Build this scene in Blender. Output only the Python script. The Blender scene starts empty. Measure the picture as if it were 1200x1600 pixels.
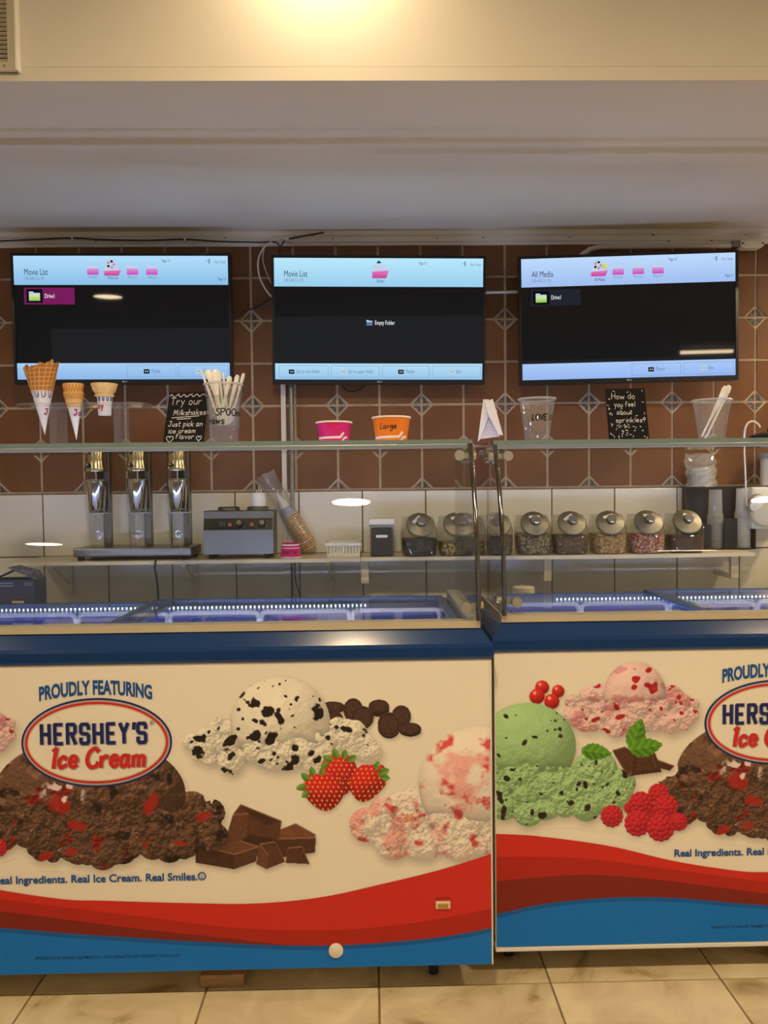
import bpy, bmesh, math, random
import numpy as np
from mathutils import Vector, Matrix, Euler
random.seed(7)
SC = bpy.context.scene
COL = SC.collection
R = math.radians

# ------------------------------------------------------------------ camera
FPX = 1200.0                       # focal length in pixels of the 1200x1600 frame
CAM = Vector((0, 0, 1.18))
def cam_axes(yaw, pitch, roll):
    cy, sy, cp, sp = math.cos(yaw), math.sin(yaw), math.cos(pitch), math.sin(pitch)
    f = Vector((sy*cp, cy*cp, -sp)); r = Vector((cy, -sy, 0)); u = r.cross(f)
    return r*math.cos(roll) + u*math.sin(roll), u*math.cos(roll) - r*math.sin(roll), f
CR, CU, CF = cam_axes(R(1.043), R(2.054), R(-0.634))
cd = bpy.data.cameras.new('camera'); cam = bpy.data.objects.new('camera', cd); COL.objects.link(cam)
m = Matrix((CR, CU, -CF)).transposed().to_4x4(); m.translation = CAM
cam.matrix_world = m
cd.sensor_fit = 'HORIZONTAL'; cd.sensor_width = 36.0; cd.lens = 36.0*FPX/1200.0
cd.clip_start = 0.02; cd.clip_end = 60
SC.camera = cam

def ray(x, y): return CF + CR*((x-600)/FPX) + CU*((800-y)/FPX)
def atY(x, y, Y): d = ray(x, y); return CAM + d*(Y/d.y)          # measured pixel -> point on a plane of known depth
def atZ(x, y, Z): d = ray(x, y); return CAM + d*((Z-CAM.z)/d.z)

# ------------------------------------------------------------------ world, exposure
SC.view_settings.view_transform = 'Standard'; SC.view_settings.look = 'None'
SC.view_settings.exposure = 0.0; SC.view_settings.gamma = 1.0
SC.view_settings.use_curve_mapping = False
SC.cycles.transparent_max_bounces = 24
W = bpy.data.worlds.new('world'); SC.world = W; W.use_nodes = True
W.node_tree.nodes['Background'].inputs[0].default_value = (0.97, 0.97, 1.0, 1)
W.node_tree.nodes['Background'].inputs[1].default_value = 0.38     # daylight from the open shop front behind the camera
LAMP_COL = (1.0, 0.78, 0.50)
LAMP_MAIN, LAMP_SOFFIT, LAMP_SIDE, LAMP_ROOM = 385.0, 210.0, 150.0, 35.0             # emission of the ceiling lamps

# ------------------------------------------------------------------ colours and materials
def lin(c): c = c/255.0; return c/12.92 if c <= .04045 else ((c+.055)/1.055)**2.4
def C(r, g, b): return (lin(r), lin(g), lin(b))
MATS = {}
def mat(name, col=(.8, .8, .8), rough=.5, metal=0, spec=.5, emit=None, estr=1, coat=0, trans=0, alpha=1):
    if name in MATS: return MATS[name]
    m = bpy.data.materials.new(name); m.use_nodes = True; MATS[name] = m
    b = m.node_tree.nodes['Principled BSDF']
    b.inputs['Base Color'].default_value = (*col, 1); b.inputs['Roughness'].default_value = rough
    b.inputs['Metallic'].default_value = metal; b.inputs['Specular IOR Level'].default_value = spec
    b.inputs['Coat Weight'].default_value = coat; b.inputs['Coat Roughness'].default_value = .08
    if emit: b.inputs['Emission Color'].default_value = (*emit, 1); b.inputs['Emission Strength'].default_value = estr
    return m
def nd(m, t, **kw):
    n = m.node_tree.nodes.new(t)
    for k, v in kw.items(): setattr(n, k, v)
    return n
def lk(m, a, b): m.node_tree.links.new(a, b)
def noisy(name, stops, scale=8, detail=6, rough=.5, bump=0, bscale=60, metal=0, spec=.5, vary=0, kind='noise', stretch=None, dist=0.0, coat=0):
    """procedural surface: colour ramp over noise in object space, optional bump and per-object variation"""
    if name in MATS: return MATS[name]
    m = mat(name, (.5, .5, .5), rough, metal, spec, coat=coat); b = m.node_tree.nodes['Principled BSDF']
    tc = nd(m, 'ShaderNodeTexCoord'); src = tc.outputs['Object']
    if stretch:
        mp = nd(m, 'ShaderNodeMapping'); mp.inputs['Scale'].default_value = stretch; lk(m, src, mp.inputs[0]); src = mp.outputs[0]
    oi = nd(m, 'ShaderNodeObjectInfo')
    if vary:
        add = nd(m, 'ShaderNodeVectorMath', operation='ADD'); sc = nd(m, 'ShaderNodeMath', operation='MULTIPLY'); sc.inputs[1].default_value = 37
        lk(m, oi.outputs['Random'], sc.inputs[0]); lk(m, src, add.inputs[0]); lk(m, sc.outputs[0], add.inputs[1]); src = add.outputs[0]
    if kind == 'noise':
        t = nd(m, 'ShaderNodeTexNoise'); t.inputs['Scale'].default_value = scale; t.inputs['Detail'].default_value = detail; t.inputs['Distortion'].default_value = dist
        out = t.outputs['Fac']
    else:
        t = nd(m, 'ShaderNodeTexVoronoi'); t.inputs['Scale'].default_value = scale
        sp = nd(m, 'ShaderNodeSeparateColor'); lk(m, t.outputs['Color'], sp.inputs[0]); out = sp.outputs[0]
    lk(m, src, t.inputs['Vector'])
    rp = nd(m, 'ShaderNodeValToRGB'); el = rp.color_ramp.elements
    if kind != 'noise': rp.color_ramp.interpolation = 'CONSTANT'
    while len(el) < len(stops): el.new(.5)
    for e, (p, c) in zip(el, stops): e.position = p; e.color = (*c, 1)
    lk(m, out, rp.inputs[0]); colour = rp.outputs[0]
    if vary:
        hs = nd(m, 'ShaderNodeHueSaturation'); ma = nd(m, 'ShaderNodeMapRange'); ma.inputs[3].default_value = 1-vary; ma.inputs[4].default_value = 1+vary
        lk(m, oi.outputs['Random'], ma.inputs[0]); lk(m, ma.outputs[0], hs.inputs['Value']); lk(m, colour, hs.inputs['Color']); colour = hs.outputs[0]
    lk(m, colour, b.inputs['Base Color'])
    if bump:
        if kind == 'noise':
            n2 = nd(m, 'ShaderNodeTexNoise'); n2.inputs['Scale'].default_value = bscale; lk(m, src, n2.inputs['Vector']); bo = n2.outputs['Fac']
        else: bo = t.outputs['Distance']
        bp = nd(m, 'ShaderNodeBump'); bp.inputs['Strength'].default_value = bump; bp.inputs['Distance'].default_value = .004
        lk(m, bo, bp.inputs['Height']); lk(m, bp.outputs[0], b.inputs['Normal'])
    return m
def glass(name, tint=(.97, .985, .975), ior=1.45, rough=0.0, haze=0.0, hazecol=(.8, .8, .8)):
    """clear sheet: light passes straight through, the surface mirrors by Fresnel; haze adds a milky share"""
    if name in MATS: return MATS[name]
    m = bpy.data.materials.new(name); m.use_nodes = True; MATS[name] = m
    nt = m.node_tree; nt.nodes.remove(nt.nodes['Principled BSDF']); out = nt.nodes['Material Output']
    tr = nd(m, 'ShaderNodeBsdfTransparent'); tr.inputs[0].default_value = (*tint, 1)
    gl = nd(m, 'ShaderNodeBsdfGlossy'); gl.inputs['Roughness'].default_value = rough
    f0 = ((ior-1)/(ior+1))**2                       # Schlick reflectance, the same from both sides of the sheet
    lw = nd(m, 'ShaderNodeLayerWeight'); pw = nd(m, 'ShaderNodeMath', operation='POWER'); pw.inputs[1].default_value = 5; lk(m, lw.outputs['Facing'], pw.inputs[0])
    fr = nd(m, 'ShaderNodeMath', operation='MULTIPLY_ADD'); fr.inputs[1].default_value = 1-f0; fr.inputs[2].default_value = f0; lk(m, pw.outputs[0], fr.inputs[0])
    lw.inputs['Blend'].default_value = .5
    base = tr.outputs[0]
    if haze:
        df = nd(m, 'ShaderNodeBsdfDiffuse'); df.inputs[0].default_value = (*hazecol, 1)
        tl = nd(m, 'ShaderNodeBsdfTranslucent'); tl.inputs[0].default_value = (*hazecol, 1)
        h0 = nd(m, 'ShaderNodeMixShader'); lk(m, df.outputs[0], h0.inputs[1]); lk(m, tl.outputs[0], h0.inputs[2])
        hz = nd(m, 'ShaderNodeMixShader'); hz.inputs[0].default_value = haze
        lk(m, base, hz.inputs[1]); lk(m, h0.outputs[0], hz.inputs[2]); base = hz.outputs[0]
    mx = nd(m, 'ShaderNodeMixShader'); lk(m, fr.outputs[0], mx.inputs[0]); lk(m, base, mx.inputs[1]); lk(m, gl.outputs[0], mx.inputs[2])
    lk(m, mx.outputs[0], out.inputs[0])
    return m
def emis(name, col, s):
    if name in MATS: return MATS[name]
    m = bpy.data.materials.new(name); m.use_nodes = True; MATS[name] = m
    nt = m.node_tree; nt.nodes.remove(nt.nodes['Principled BSDF'])
    e = nd(m, 'ShaderNodeEmission'); e.inputs[0].default_value = (*col, 1); e.inputs[1].default_value = s
    lk(m, e.outputs[0], nt.nodes['Material Output'].inputs[0]); return m
def vcol(name, rough=.42, spec=.3):
    if name in MATS: return MATS[name]
    m = mat(name, (.8, .8, .8), rough, 0, spec); a = nd(m, 'ShaderNodeAttribute'); a.attribute_name = 'ink'
    lk(m, a.outputs['Color'], m.node_tree.nodes['Principled BSDF'].inputs['Base Color']); return m

CLEAR = glass('clear_glass'); LID = glass('lid_glass', (.95, .97, 1.0)); ACRYL = glass('clear_acrylic', (.96, .965, .96), 1.55, .02, .07)
CUPP = glass('clear_cup_plastic', (.965, .965, .96), 1.6, .03, .065, (.95, .94, .92)); CUPR = glass('cup_rim_plastic', (.95, .95, .95), 1.55, .06, .40, (.94, .93, .92)); CUPS = glass('stacked_cup_plastic', (.94, .94, .94), 1.6, .06, .34, (.95, .95, .93)); CUPM = glass('milky_cup_plastic', (.9, .9, .9), 1.5, .12, .82, (.96, .96, .93)); BAG2 = glass('crumpled_bag_film', (.95, .95, .94), 1.6, .08, .30, (.9, .89, .84))
BAGM = glass('thin_bag_film', (.94, .94, .93), 1.5, .12, .16, (.85, .84, .8)); JARG = glass('jar_glass', (.86, .87, .84), 1.7, .01, .04, (.75, .75, .7))
STEEL = mat('brushed_steel', C(136, 130, 120), .3, 1); CHROME = mat('chrome', C(200, 197, 190), .08, 1)
STEELD = mat('dark_steel', C(120, 118, 116), .3, 1); ALU = mat('aluminium', C(150, 152, 155), .35, 1)
BLACK = mat('black_plastic', C(18, 18, 19), .35); BLACKM = mat('matt_black', C(26, 24, 23), .8, 0, .2); RUBBER = mat('rubber', C(20, 20, 20), .8)
WHITE = mat('white_plastic', C(228, 224, 214), .4); CREAMP = mat('cream_paint', C(214, 205, 186), .5)
PAPER = mat('paper', C(232, 230, 232), .8, 0, .2); INK = mat('black_ink', C(22, 18, 20), .6); CHALK = mat('chalk_white', C(236, 232, 224), .8, 0, .1)
SPOON = mat('white_spoon_plastic', C(250, 247, 238), .35); SHAKEC = glass('shake_cup_plastic', (.985, .985, .98), 1.42, .02, .012, (.9, .9, .88)); HEADM = mat('polished_head', C(196, 186, 160), .2, 1)

# ------------------------------------------------------------------ mesh helpers
ORG = {}
def tag(o, label=None, cat=None, group=None, kind=None):
    if label: o['label'] = label
    if cat: o['category'] = cat
    if group: o['group'] = group
    if kind: o['kind'] = kind
    return o
def thing(name, loc, label, cat, group=None):
    o = bpy.data.objects.new(name, None); COL.objects.link(o); o.empty_display_size = .02
    o.location = loc; ORG[o.name] = Vector(loc); return tag(o, label, cat, group)
class MB:
    """collects vertices and faces of one part"""
    def __init__(s): s.v = []; s.f = []; s.sm = []
    def add(s, vs, fs, smooth=False, M=None):
        n = len(s.v); s.v += [tuple(M @ Vector(v)) if M else tuple(v) for v in vs]
        s.f += [tuple(i+n for i in f) for f in fs]; s.sm += [smooth]*len(fs); return s
    def box(s, x0, x1, y0, y1, z0, z1, M=None, ch=0.0):
        if ch <= 0:
            vs = [(x, y, z) for z in (z0, z1) for y in (y0, y1) for x in (x0, x1)]
            return s.add(vs, [(0, 2, 3, 1), (4, 5, 7, 6), (0, 1, 5, 4), (2, 6, 7, 3), (0, 4, 6, 2), (1, 3, 7, 5)], False, M)
        bm = bmesh.new(); bmesh.ops.create_cube(bm, size=1)
        for v in bm.verts: v.co = Vector(((x0+x1)/2+v.co.x*(x1-x0), (y0+y1)/2+v.co.y*(y1-y0), (z0+z1)/2+v.co.z*(z1-z0)))
        bmesh.ops.bevel(bm, geom=list(bm.edges), offset=ch, segments=2, affect='EDGES', profile=.6)
        bm.verts.index_update(); s.add([v.co.copy() for v in bm.verts], [[v.index for v in f.verts] for f in bm.faces], False, M); bm.free(); return s
    def prism(s, poly, y0, y1, plane='xz', M=None):
        n = len(poly)
        def P(a, b, c): return {'xz': (a, c, b), 'xy': (a, b, c), 'yz': (c, a, b)}[plane]
        vs = [P(a, b, y0) for a, b in poly]+[P(a, b, y1) for a, b in poly]
        return s.add(vs, [tuple(range(n)), tuple(range(2*n-1, n-1, -1))]+[(i, i+n, (i+1) % n+n, (i+1) % n) for i in range(n)], False, M)
    def lathe(s, prof, n=24, M=None, smooth=True, cap0=True, cap1=True, arc=None):
        vs = []; fs = []; k = len(prof)
        for i in range(n):
            a = 2*math.pi*i/n; vs += [(r*math.cos(a), r*math.sin(a), z) for r, z in prof]
        for i in range(n):
            j = (i+1) % n
            for q in range(k-1): fs.append((i*k+q, j*k+q, j*k+q+1, i*k+q+1))
        if cap0 and prof[0][0] > 1e-6: fs.append(tuple(i*k for i in range(n))[::-1])
        if cap1 and prof[-1][0] > 1e-6: fs.append(tuple(i*k+k-1 for i in range(n)))
        return s.add(vs, fs, smooth, M)
    def tube(s, pts, r, n=8, smooth=True, closed=False):
        pts = [Vector(p) for p in pts]; rings = []; L = len(pts)
        up = None; vs = []; fs = []
        for i, p in enumerate(pts):
            t = (pts[(i+1) % L] if (i < L-1 or closed) else p)-(pts[i-1] if (i > 0 or closed) else p)
            t.normalize()
            if up is None: up = Vector((0, 0, 1)) if abs(t.z) < .9 else Vector((1, 0, 0))
            a = t.cross(up)
            if a.length < 1e-4: a = t.cross(Vector((.3, 1, .2)))
            a.normalize(); up = a.cross(t); rr = r[i] if isinstance(r, (list, tuple)) else r
            vs += [p+(a*math.cos(2*math.pi*q/n)+up*math.sin(2*math.pi*q/n))*rr for q in range(n)]
        for i in range(L if closed else L-1):
            for q in range(n):
                a, b = i*n, ((i+1) % L)*n; fs.append((a+q, b+q, b+(q+1) % n, a+(q+1) % n))
        if not closed: fs += [tuple(range(n))[::-1], tuple(range((L-1)*n, L*n))]
        return s.add(vs, fs, smooth)
    def build(s, name, m, parent=None, local=False, kind=None):
        me = bpy.data.meshes.new(name)
        off = ORG.get(parent.name, Vector((0, 0, 0))) if parent and not local else Vector((0, 0, 0))
        me.from_pydata([(x-off.x, y-off.y, z-off.z) for x, y, z in s.v], [], s.f)
        me.polygons.foreach_set('use_smooth', s.sm); me.validate(); me.update()
        bm = bmesh.new(); bm.from_mesh(me); bmesh.ops.recalc_face_normals(bm, faces=bm.faces); bm.to_mesh(me); bm.free()
        if any(s.sm): me.set_sharp_from_angle(angle=R(38))
        me.materials.append(m); o = bpy.data.objects.new(name, me); COL.objects.link(o)
        if parent: o.parent = parent; ORG[o.name] = ORG.get(parent.name, Vector((0, 0, 0)))
        if kind: o['kind'] = kind
        return o
def single(mb, name, m, loc, label, cat, group=None):
    """a thing that is one mesh: its origin sits at loc, the vertices are given in world space"""
    mb.v = [(x-loc[0], y-loc[1], z-loc[2]) for x, y, z in mb.v]
    o = mb.build(name, m); o.location = loc; ORG[o.name] = Vector(loc); return tag(o, label, cat, group)
def struct(mb, name, m): return tag(mb.build(name, m), kind='structure')
def T(x=0, y=0, z=0, rx=0, ry=0, rz=0): return Matrix.Translation((x, y, z)) @ Euler((rx, ry, rz)).to_matrix().to_4x4()
def copyobj(o, parent=None, loc=None):
    c = o.copy(); COL.objects.link(c)
    if parent: c.parent = parent
    if loc is not None: c.location = loc
    return c
def spline(pts, n=8):
    """Catmull-Rom through the points (any dimension)"""
    P = [np.array(p, float) for p in pts]
    if len(P) < 3: return [tuple(p) for p in P]
    Q = [2*P[0]-P[1]]+P+[2*P[-1]-P[-2]]; out = []
    for i in range(1, len(Q)-2):
        a, b, c, d = Q[i-1:i+3]
        for k in range(n):
            t = k/n; out.append(tuple(.5*(2*b+(c-a)*t+(2*a-5*b+4*c-d)*t*t+(3*b-a-3*c+d)*t**3)))
    out.append(tuple(P[-1])); return out

# ------------------------------------------------------------------ lettering
_tx = {}
def text2d(s, size=1.0, xs=1.0, bold=0.0, align='LEFT'):
    """outline lettering as 2-D faces (built-in typeface), returned as vertices, faces, width"""
    cu = bpy.data.curves.new('t', 'FONT'); cu.body = s; cu.size = 1; cu.offset = bold; cu.resolution_u = 3; cu.fill_mode = 'FRONT'
    o = bpy.data.objects.new('t', cu); COL.objects.link(o)
    dg = bpy.context.evaluated_depsgraph_get(); me = bpy.data.meshes.new_from_object(o.evaluated_get(dg))
    vs = [(v.co.x*size*xs, v.co.y*size) for v in me.vertices]; fs = [tuple(p.vertices) for p in me.polygons]
    bpy.data.objects.remove(o); bpy.data.curves.remove(cu); bpy.data.meshes.remove(me)
    x0 = min((v[0] for v in vs), default=0); w = max((v[0] for v in vs), default=0)-x0
    sh = {'LEFT': -x0, 'CENTER': -x0-w/2, 'RIGHT': -x0-w}[align]
    return [(x+sh, y) for x, y in vs], fs, w
HAND = {'a': "4,5 1,5 0,2 1,0 3,1 4,5|4,5 4,1 5,0", 'b': "0,9 0,0|0,4 2,5 4,3 3,0 0,0", 'c': "4,4 2,5 0,3 1,0 4,1", 'd': "4,5 1,5 0,2 2,0 4,2|4,9 4,0",
 'e': "0,3 4,3 3,5 1,5 0,2 2,0 4,1", 'f': "4,8 2,9 1,7 1,0|0,5 3,5", 'g': "4,5 1,5 0,2 2,1 4,4|4,5 4,-2 2,-4 0,-3", 'h': "0,9 0,0|0,3 2,5 4,4 4,0",
 'i': "1,5 1,0|1,7 1,7.5", 'j': "2,5 2,-2 0,-3", 'k': "0,9 0,0|4,5 0,2|0.6,2.6 4,0", 'l': "1,9 1,0", 'm': "0,5 0,0|0,4 1.5,5 3,4 3,0|3,4 4.5,5 6,4 6,0",
 'n': "0,5 0,0|0,3 2,5 4,4 4,0", 'o': "2,5 0,3 1,0 3,0 4,3 2,5", 'p': "0,5 0,-4|0,4 3,5 4,2 2,0 0,1", 'r': "0,5 0,0|0,3 2,5 3.5,4.6",
 's': "4,4.5 2,5 .5,4 2,2.7 4,1.5 2,0 0,.6", 't': "1.5,8 1.5,1 3,0|0,5.5 3.5,5.5", 'u': "0,5 0,1 2,0 4,2|4,5 4,0", 'v': "0,5 2,0|2,0 4,5",
 'w': "0,5 1.2,0|1.2,0 3,4|3,4 4.7,0|4.7,0 6,5", 'y': "0,5 2,1|4,5 1,-4", 'T': "0,9 6,8.6|3,9 3,0", 'M': "0,0 .5,9|.5,9 3,3|3,3 5.5,9|5.5,9 6,0",
 'J': "1,9 6,9|4,9 4,2 2,0 0,2", 'H': "0,9 0,0|5,9 5,0|0,4.5 5,4.5", 'L': "1,9 0.4,0|0.4,0 4,0.4", 'S': "5,8 3,9 .5,7 3,4.8 5,2.5 2.5,0 0,1.4",
 'P': "0,9 0,0|0,8 3,9 5,7 3,4.5 0,4.6", 'O': "3,9 0,6 1,1 4,0 6,4 5,8 3,9", 'V': "0,9 2.5,0|2.5,0 5,9", 'E': "5,9 0,9|0,9 0,0|0,0 5,0|0,4.6 4,4.6",
 '?': "0,7 2,9 4,7 2,4.5 2,2.5|2,0 2,.5", 'C': "6,7.6 4,9 1,7 0,3 2,0 5,.4 6,2", 'I': "1.2,8 2.8,9.2|2.8,9.2 2.0,4 1.8,0", 'x': "0,5 4,0|4,5 0,0",
 "h'": "0,9 0,0"}
def hand2d(s, size=1.0, slant=0.0, wobble=0.25, seed=0):
    """hand lettering as 2-D centre lines; size is the capital height"""
    rnd = random.Random(seed); x = 0; out = []; k = size/9.0
    for ch in s:
        if ch == ' ': x += 4; continue
        g = HAND[ch]; w = 0; dy = rnd.uniform(-wobble, wobble); sc = 1+rnd.uniform(-.1, .1)*wobble*2
        for st in g.split('|'):
            p = [tuple(float(q) for q in a.split(',')) for a in st.split()]; w = max(w, max(a for a, b in p))
            p = spline(p, 5); out.append([((x+a*sc+b*slant)*k, (b*sc+dy)*k) for a, b in p])
        x += w*sc+1.9
    return out, (x-1.9)*k
def ribbon(lines, wd, taper=False):
    """centre lines -> mitred strips; a third value keeps crossing strokes on slightly different levels"""
    vs = []; fs = []; h = wd/2
    for si, ln in enumerate(lines):
        P = [np.array(p, float) for p in ln]; Q = [P[0]]
        for p in P[1:]:
            if np.hypot(*(p-Q[-1])) > wd*.08: Q.append(p)
        if len(Q) < 2: Q = [P[0], P[0]+np.array([wd*.5, 0])]
        runs = [[Q[0]]]
        for i in range(1, len(Q)):
            runs[-1].append(Q[i])
            if i < len(Q)-1:
                a, b = Q[i]-Q[i-1], Q[i+1]-Q[i]
                if np.dot(a, b)/(np.hypot(*a)*np.hypot(*b)) < .3: runs.append([Q[i]])
        for ri, rn in enumerate(runs):
            n = len(vs); m = len(rn); ds = [(rn[i+1]-rn[i])/np.hypot(*(rn[i+1]-rn[i])) for i in range(m-1)]
            for i, p in enumerate(rn):
                d = ds[0] if i == 0 else ds[-1] if i == m-1 else ds[i-1]+ds[i]
                d = d/np.hypot(*d); c = max(.6, float(np.dot(d, ds[min(i, m-2)]))); nn = np.array([-d[1], d[0]])*h/c
                e = -d*h*.5 if i == 0 else d*h*.5 if i == m-1 else 0
                lv = (si*3+ri) % 60+2.0*i/m
                vs += [(*(p+e+nn), lv), (*(p+e-nn), lv)]
            fs += [(n+2*i, n+2*i+1, n+2*i+3, n+2*i+2) for i in range(m-1)]
    return vs, fs
def flat(mb, vf, fn):
    """put 2-D faces into 3-D through fn(u, v)"""
    out = []
    for p in vf[0]:
        q = fn(p[0], p[1]); out.append((q[0], q[1]-(p[2]*1.5e-5 if len(p) > 2 else 0), q[2]))
    return mb.add(out, vf[1])

# ------------------------------------------------------------------ printed pictures of the freezer wrap (computed as ink colours on a fine grid)
def vnoise(sh, cell, seed):
    rs = np.random.RandomState(seed); h, w = sh; gh, gw = int(h/cell)+3, int(w/cell)+3
    g = rs.rand(gh, gw); y = np.arange(h)/cell; x = np.arange(w)/cell
    yi, xi = y.astype(int), x.astype(int); fy, fx = y-yi, x-xi
    fy = (fy*fy*(3-2*fy))[:, None]; fx = (fx*fx*(3-2*fx))[None]
    a = g[np.ix_(yi, xi)]; b = g[np.ix_(yi, xi+1)]; c = g[np.ix_(yi+1, xi)]; d = g[np.ix_(yi+1, xi+1)]
    return (a*(1-fx)+b*fx)*(1-fy)+(c*(1-fx)+d*fx)*fy
def fbm(sh, cell, octs, seed):
    s = 0; t = 0; a = 1
    for o in range(octs): s = s+a*vnoise(sh, max(cell/2**o, 1.01), seed+o*13); t += a; a *= .55
    return s/t
def blur(a, n):
    for ax in (0, 1):
        for _ in range(2):
            p = np.pad(a, [(n+1, n) if i == ax else (0, 0) for i in (0, 1)], mode='edge'); c = np.cumsum(p, axis=ax)
            sl1 = [slice(None)]*2; sl0 = [slice(None)]*2; sl1[ax] = slice(2*n+1, None); sl0[ax] = slice(0, -(2*n+1))
            a = (c[tuple(sl1)]-c[tuple(sl0)])/(2*n+1)
    return a
PANEL = np.array(C(238, 230, 212))
STEP = .85
CANVAS = {}                     # what is already printed, so that printed shadows fall on the pictures below
class Art:
    """one printed picture, drawn in the pixel frame of the photograph and mapped onto the panel plane"""
    def __init__(s, x0, y0, x1, y1):
        s.step = STEP; s.i0, s.j0 = int(x0/STEP)+200, int(y0/STEP)
        s.xs = (np.arange(s.i0, int(x1/STEP)+200)-200)*STEP; s.ys = np.arange(s.j0, int(y1/STEP))*STEP
        s.X, s.Y = np.meshgrid(s.xs, s.ys); s.sh = s.X.shape
        s.cv = CANVAS['cur']
        if s.cv not in CANVAS: CANVAS[s.cv] = np.ones((1700, 1750, 3))*PANEL
        s.rgb = CANVAS[s.cv][s.j0:s.j0+s.sh[0], s.i0:s.i0+s.sh[1]].copy(); s.a = np.zeros(s.sh, bool); s.shadow = np.zeros(s.sh)
    def done(s): CANVAS[s.cv][s.j0:s.j0+s.sh[0], s.i0:s.i0+s.sh[1]] = s.rgb; return s
    def n(s, cell, octs, seed): return fbm(s.sh, cell/s.step, octs, seed)
    def lay(s, mask, col, k=1.0):
        m = (mask*k)[..., None] if mask.dtype != bool else mask[..., None]*k
        s.rgb = s.rgb*(1-m)+np.asarray(col)*m; s.a |= mask > .3
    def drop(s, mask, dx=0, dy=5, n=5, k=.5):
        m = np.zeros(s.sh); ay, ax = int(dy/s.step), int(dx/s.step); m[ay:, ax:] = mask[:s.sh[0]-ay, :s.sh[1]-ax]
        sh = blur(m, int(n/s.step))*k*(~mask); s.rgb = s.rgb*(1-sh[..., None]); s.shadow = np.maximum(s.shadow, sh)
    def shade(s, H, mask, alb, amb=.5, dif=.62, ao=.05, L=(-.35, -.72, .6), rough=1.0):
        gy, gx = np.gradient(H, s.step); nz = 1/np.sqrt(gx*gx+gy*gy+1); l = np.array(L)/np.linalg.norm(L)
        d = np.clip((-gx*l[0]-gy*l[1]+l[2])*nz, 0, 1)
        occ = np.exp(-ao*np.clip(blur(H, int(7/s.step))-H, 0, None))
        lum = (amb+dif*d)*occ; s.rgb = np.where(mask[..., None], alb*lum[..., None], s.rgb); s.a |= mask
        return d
    def domes(s, lst, H=None):
        H = np.zeros(s.sh) if H is None else H
        for cx, cy, r, sy, b in lst:
            q = r*r-(s.X-cx)**2-((s.Y-cy)/sy)**2; H = np.maximum(H, np.where(q > 0, np.sqrt(np.maximum(q, 0))+b, 0))
        return H
def rubble(seed, n, x0, x1, top, bot, r0, r1, b=0):
    rs = random.Random(seed); out = []
    for _ in range(n):
        x = rs.uniform(x0, x1); t = top(x); bt = bot(x); y = rs.uniform(t, bt); out.append((x, y, rs.uniform(r0, r1), .9, b+rs.uniform(-3, 3)+(y-t)*.12))
    return out
def lens(xa, xb, ym, top, bot):
    c, h = (xa+xb)/2, (xb-xa)/2
    f = lambda x: math.sqrt(max(0, 1-((x-c)/h)**2))
    return (lambda x: ym-top*f(x)), (lambda x: ym+bot*f(x))
def icecream(x0, y0, x1, y1, dome, skirt, base, seed, crumb=7, streak=None, chunks=None, shadow=True, amb=.52, dif=.6, smoothdome=True, more=()):
    A = Art(x0, y0, x1, y1); H = np.zeros(A.sh)
    cx, cy, rx, ry = dome
    Hd = A.domes([(cx, cy, rx, ry/rx, 6)])
    nz = A.n(16, 5, seed); Hd = np.where(Hd > 0, Hd+(nz-.5)*(5 if smoothdome else 26)+(0 if smoothdome else (A.n(7, 4, seed+2)-.5)*10), 0)
    Hs = A.domes(rubble(seed, skirt['n'], *skirt['x'], *skirt['fn'], *skirt['r'])+list(more))
    n1 = A.n(11, 5, seed+5); n2 = A.n(4.2, 3, seed+8)
    Hs = np.where(Hs > 0, Hs+(n1-.5)*crumb*2.4+(n2-.5)*crumb*1.1, 0)
    front = (A.Y > cy+ry*skirt.get('cut', .25)+(A.n(20, 3, seed+17)-.5)*34) | (Hd <= 3)
    md = Hd > 3; ms = (Hs > 3) & front; mask = md | ms
    alb = np.ones(A.sh+(3,))*np.array(base); alb = alb*(0.93+.14*A.n(30, 3, seed+30))[..., None]
    if streak:
        for col, cell, thr, sd, *so in streak:
            q = A.n(cell, 4, seed+sd); k = np.clip((q-thr)/(so[0] if so else .05), 0, 1)[..., None]; alb = alb*(1-k)+np.array(col)*k
    if chunks:
        rs = random.Random(seed+3)
        wob = A.n(9, 3, seed+50)
        for col, cnt, ra, rb in chunks:
            for _ in range(cnt):
                ux, uy = rs.uniform(x0+8, x1-8), rs.uniform(y0+8, y1-8); r = rs.uniform(ra, rb); e = rs.uniform(.45, 1); an = rs.uniform(0, 3.1)
                dx, dy = A.X-ux, A.Y-uy; p = (dx*math.cos(an)+dy*math.sin(an))/r; q = (-dx*math.sin(an)+dy*math.cos(an))/(r*e)
                k = np.clip((1-(p*p+q*q)+(wob-.5)*2.6)*3, 0, 1); Hd = Hd-k*1.4*md; Hs = Hs-k*1.6*ms; k = k[..., None]; alb = alb*(1-k)+np.array(col)*k
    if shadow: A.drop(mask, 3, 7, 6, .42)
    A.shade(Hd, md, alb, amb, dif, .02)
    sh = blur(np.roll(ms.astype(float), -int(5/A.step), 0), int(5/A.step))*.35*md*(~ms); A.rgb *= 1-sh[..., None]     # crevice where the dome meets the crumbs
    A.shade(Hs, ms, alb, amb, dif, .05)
    A.mask = mask
    return A.done()
def poly_mask(A, pts):
    m = np.zeros(A.sh, bool); n = len(pts); j = n-1
    for i in range(n):
        xi, yi = pts[i]; xj, yj = pts[j]
        if yi != yj: m ^= ((yi > A.Y) != (yj > A.Y)) & (A.X < (xj-xi)*(A.Y-yi)/(yj-yi)+xi)
        j = i
    return m
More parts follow.
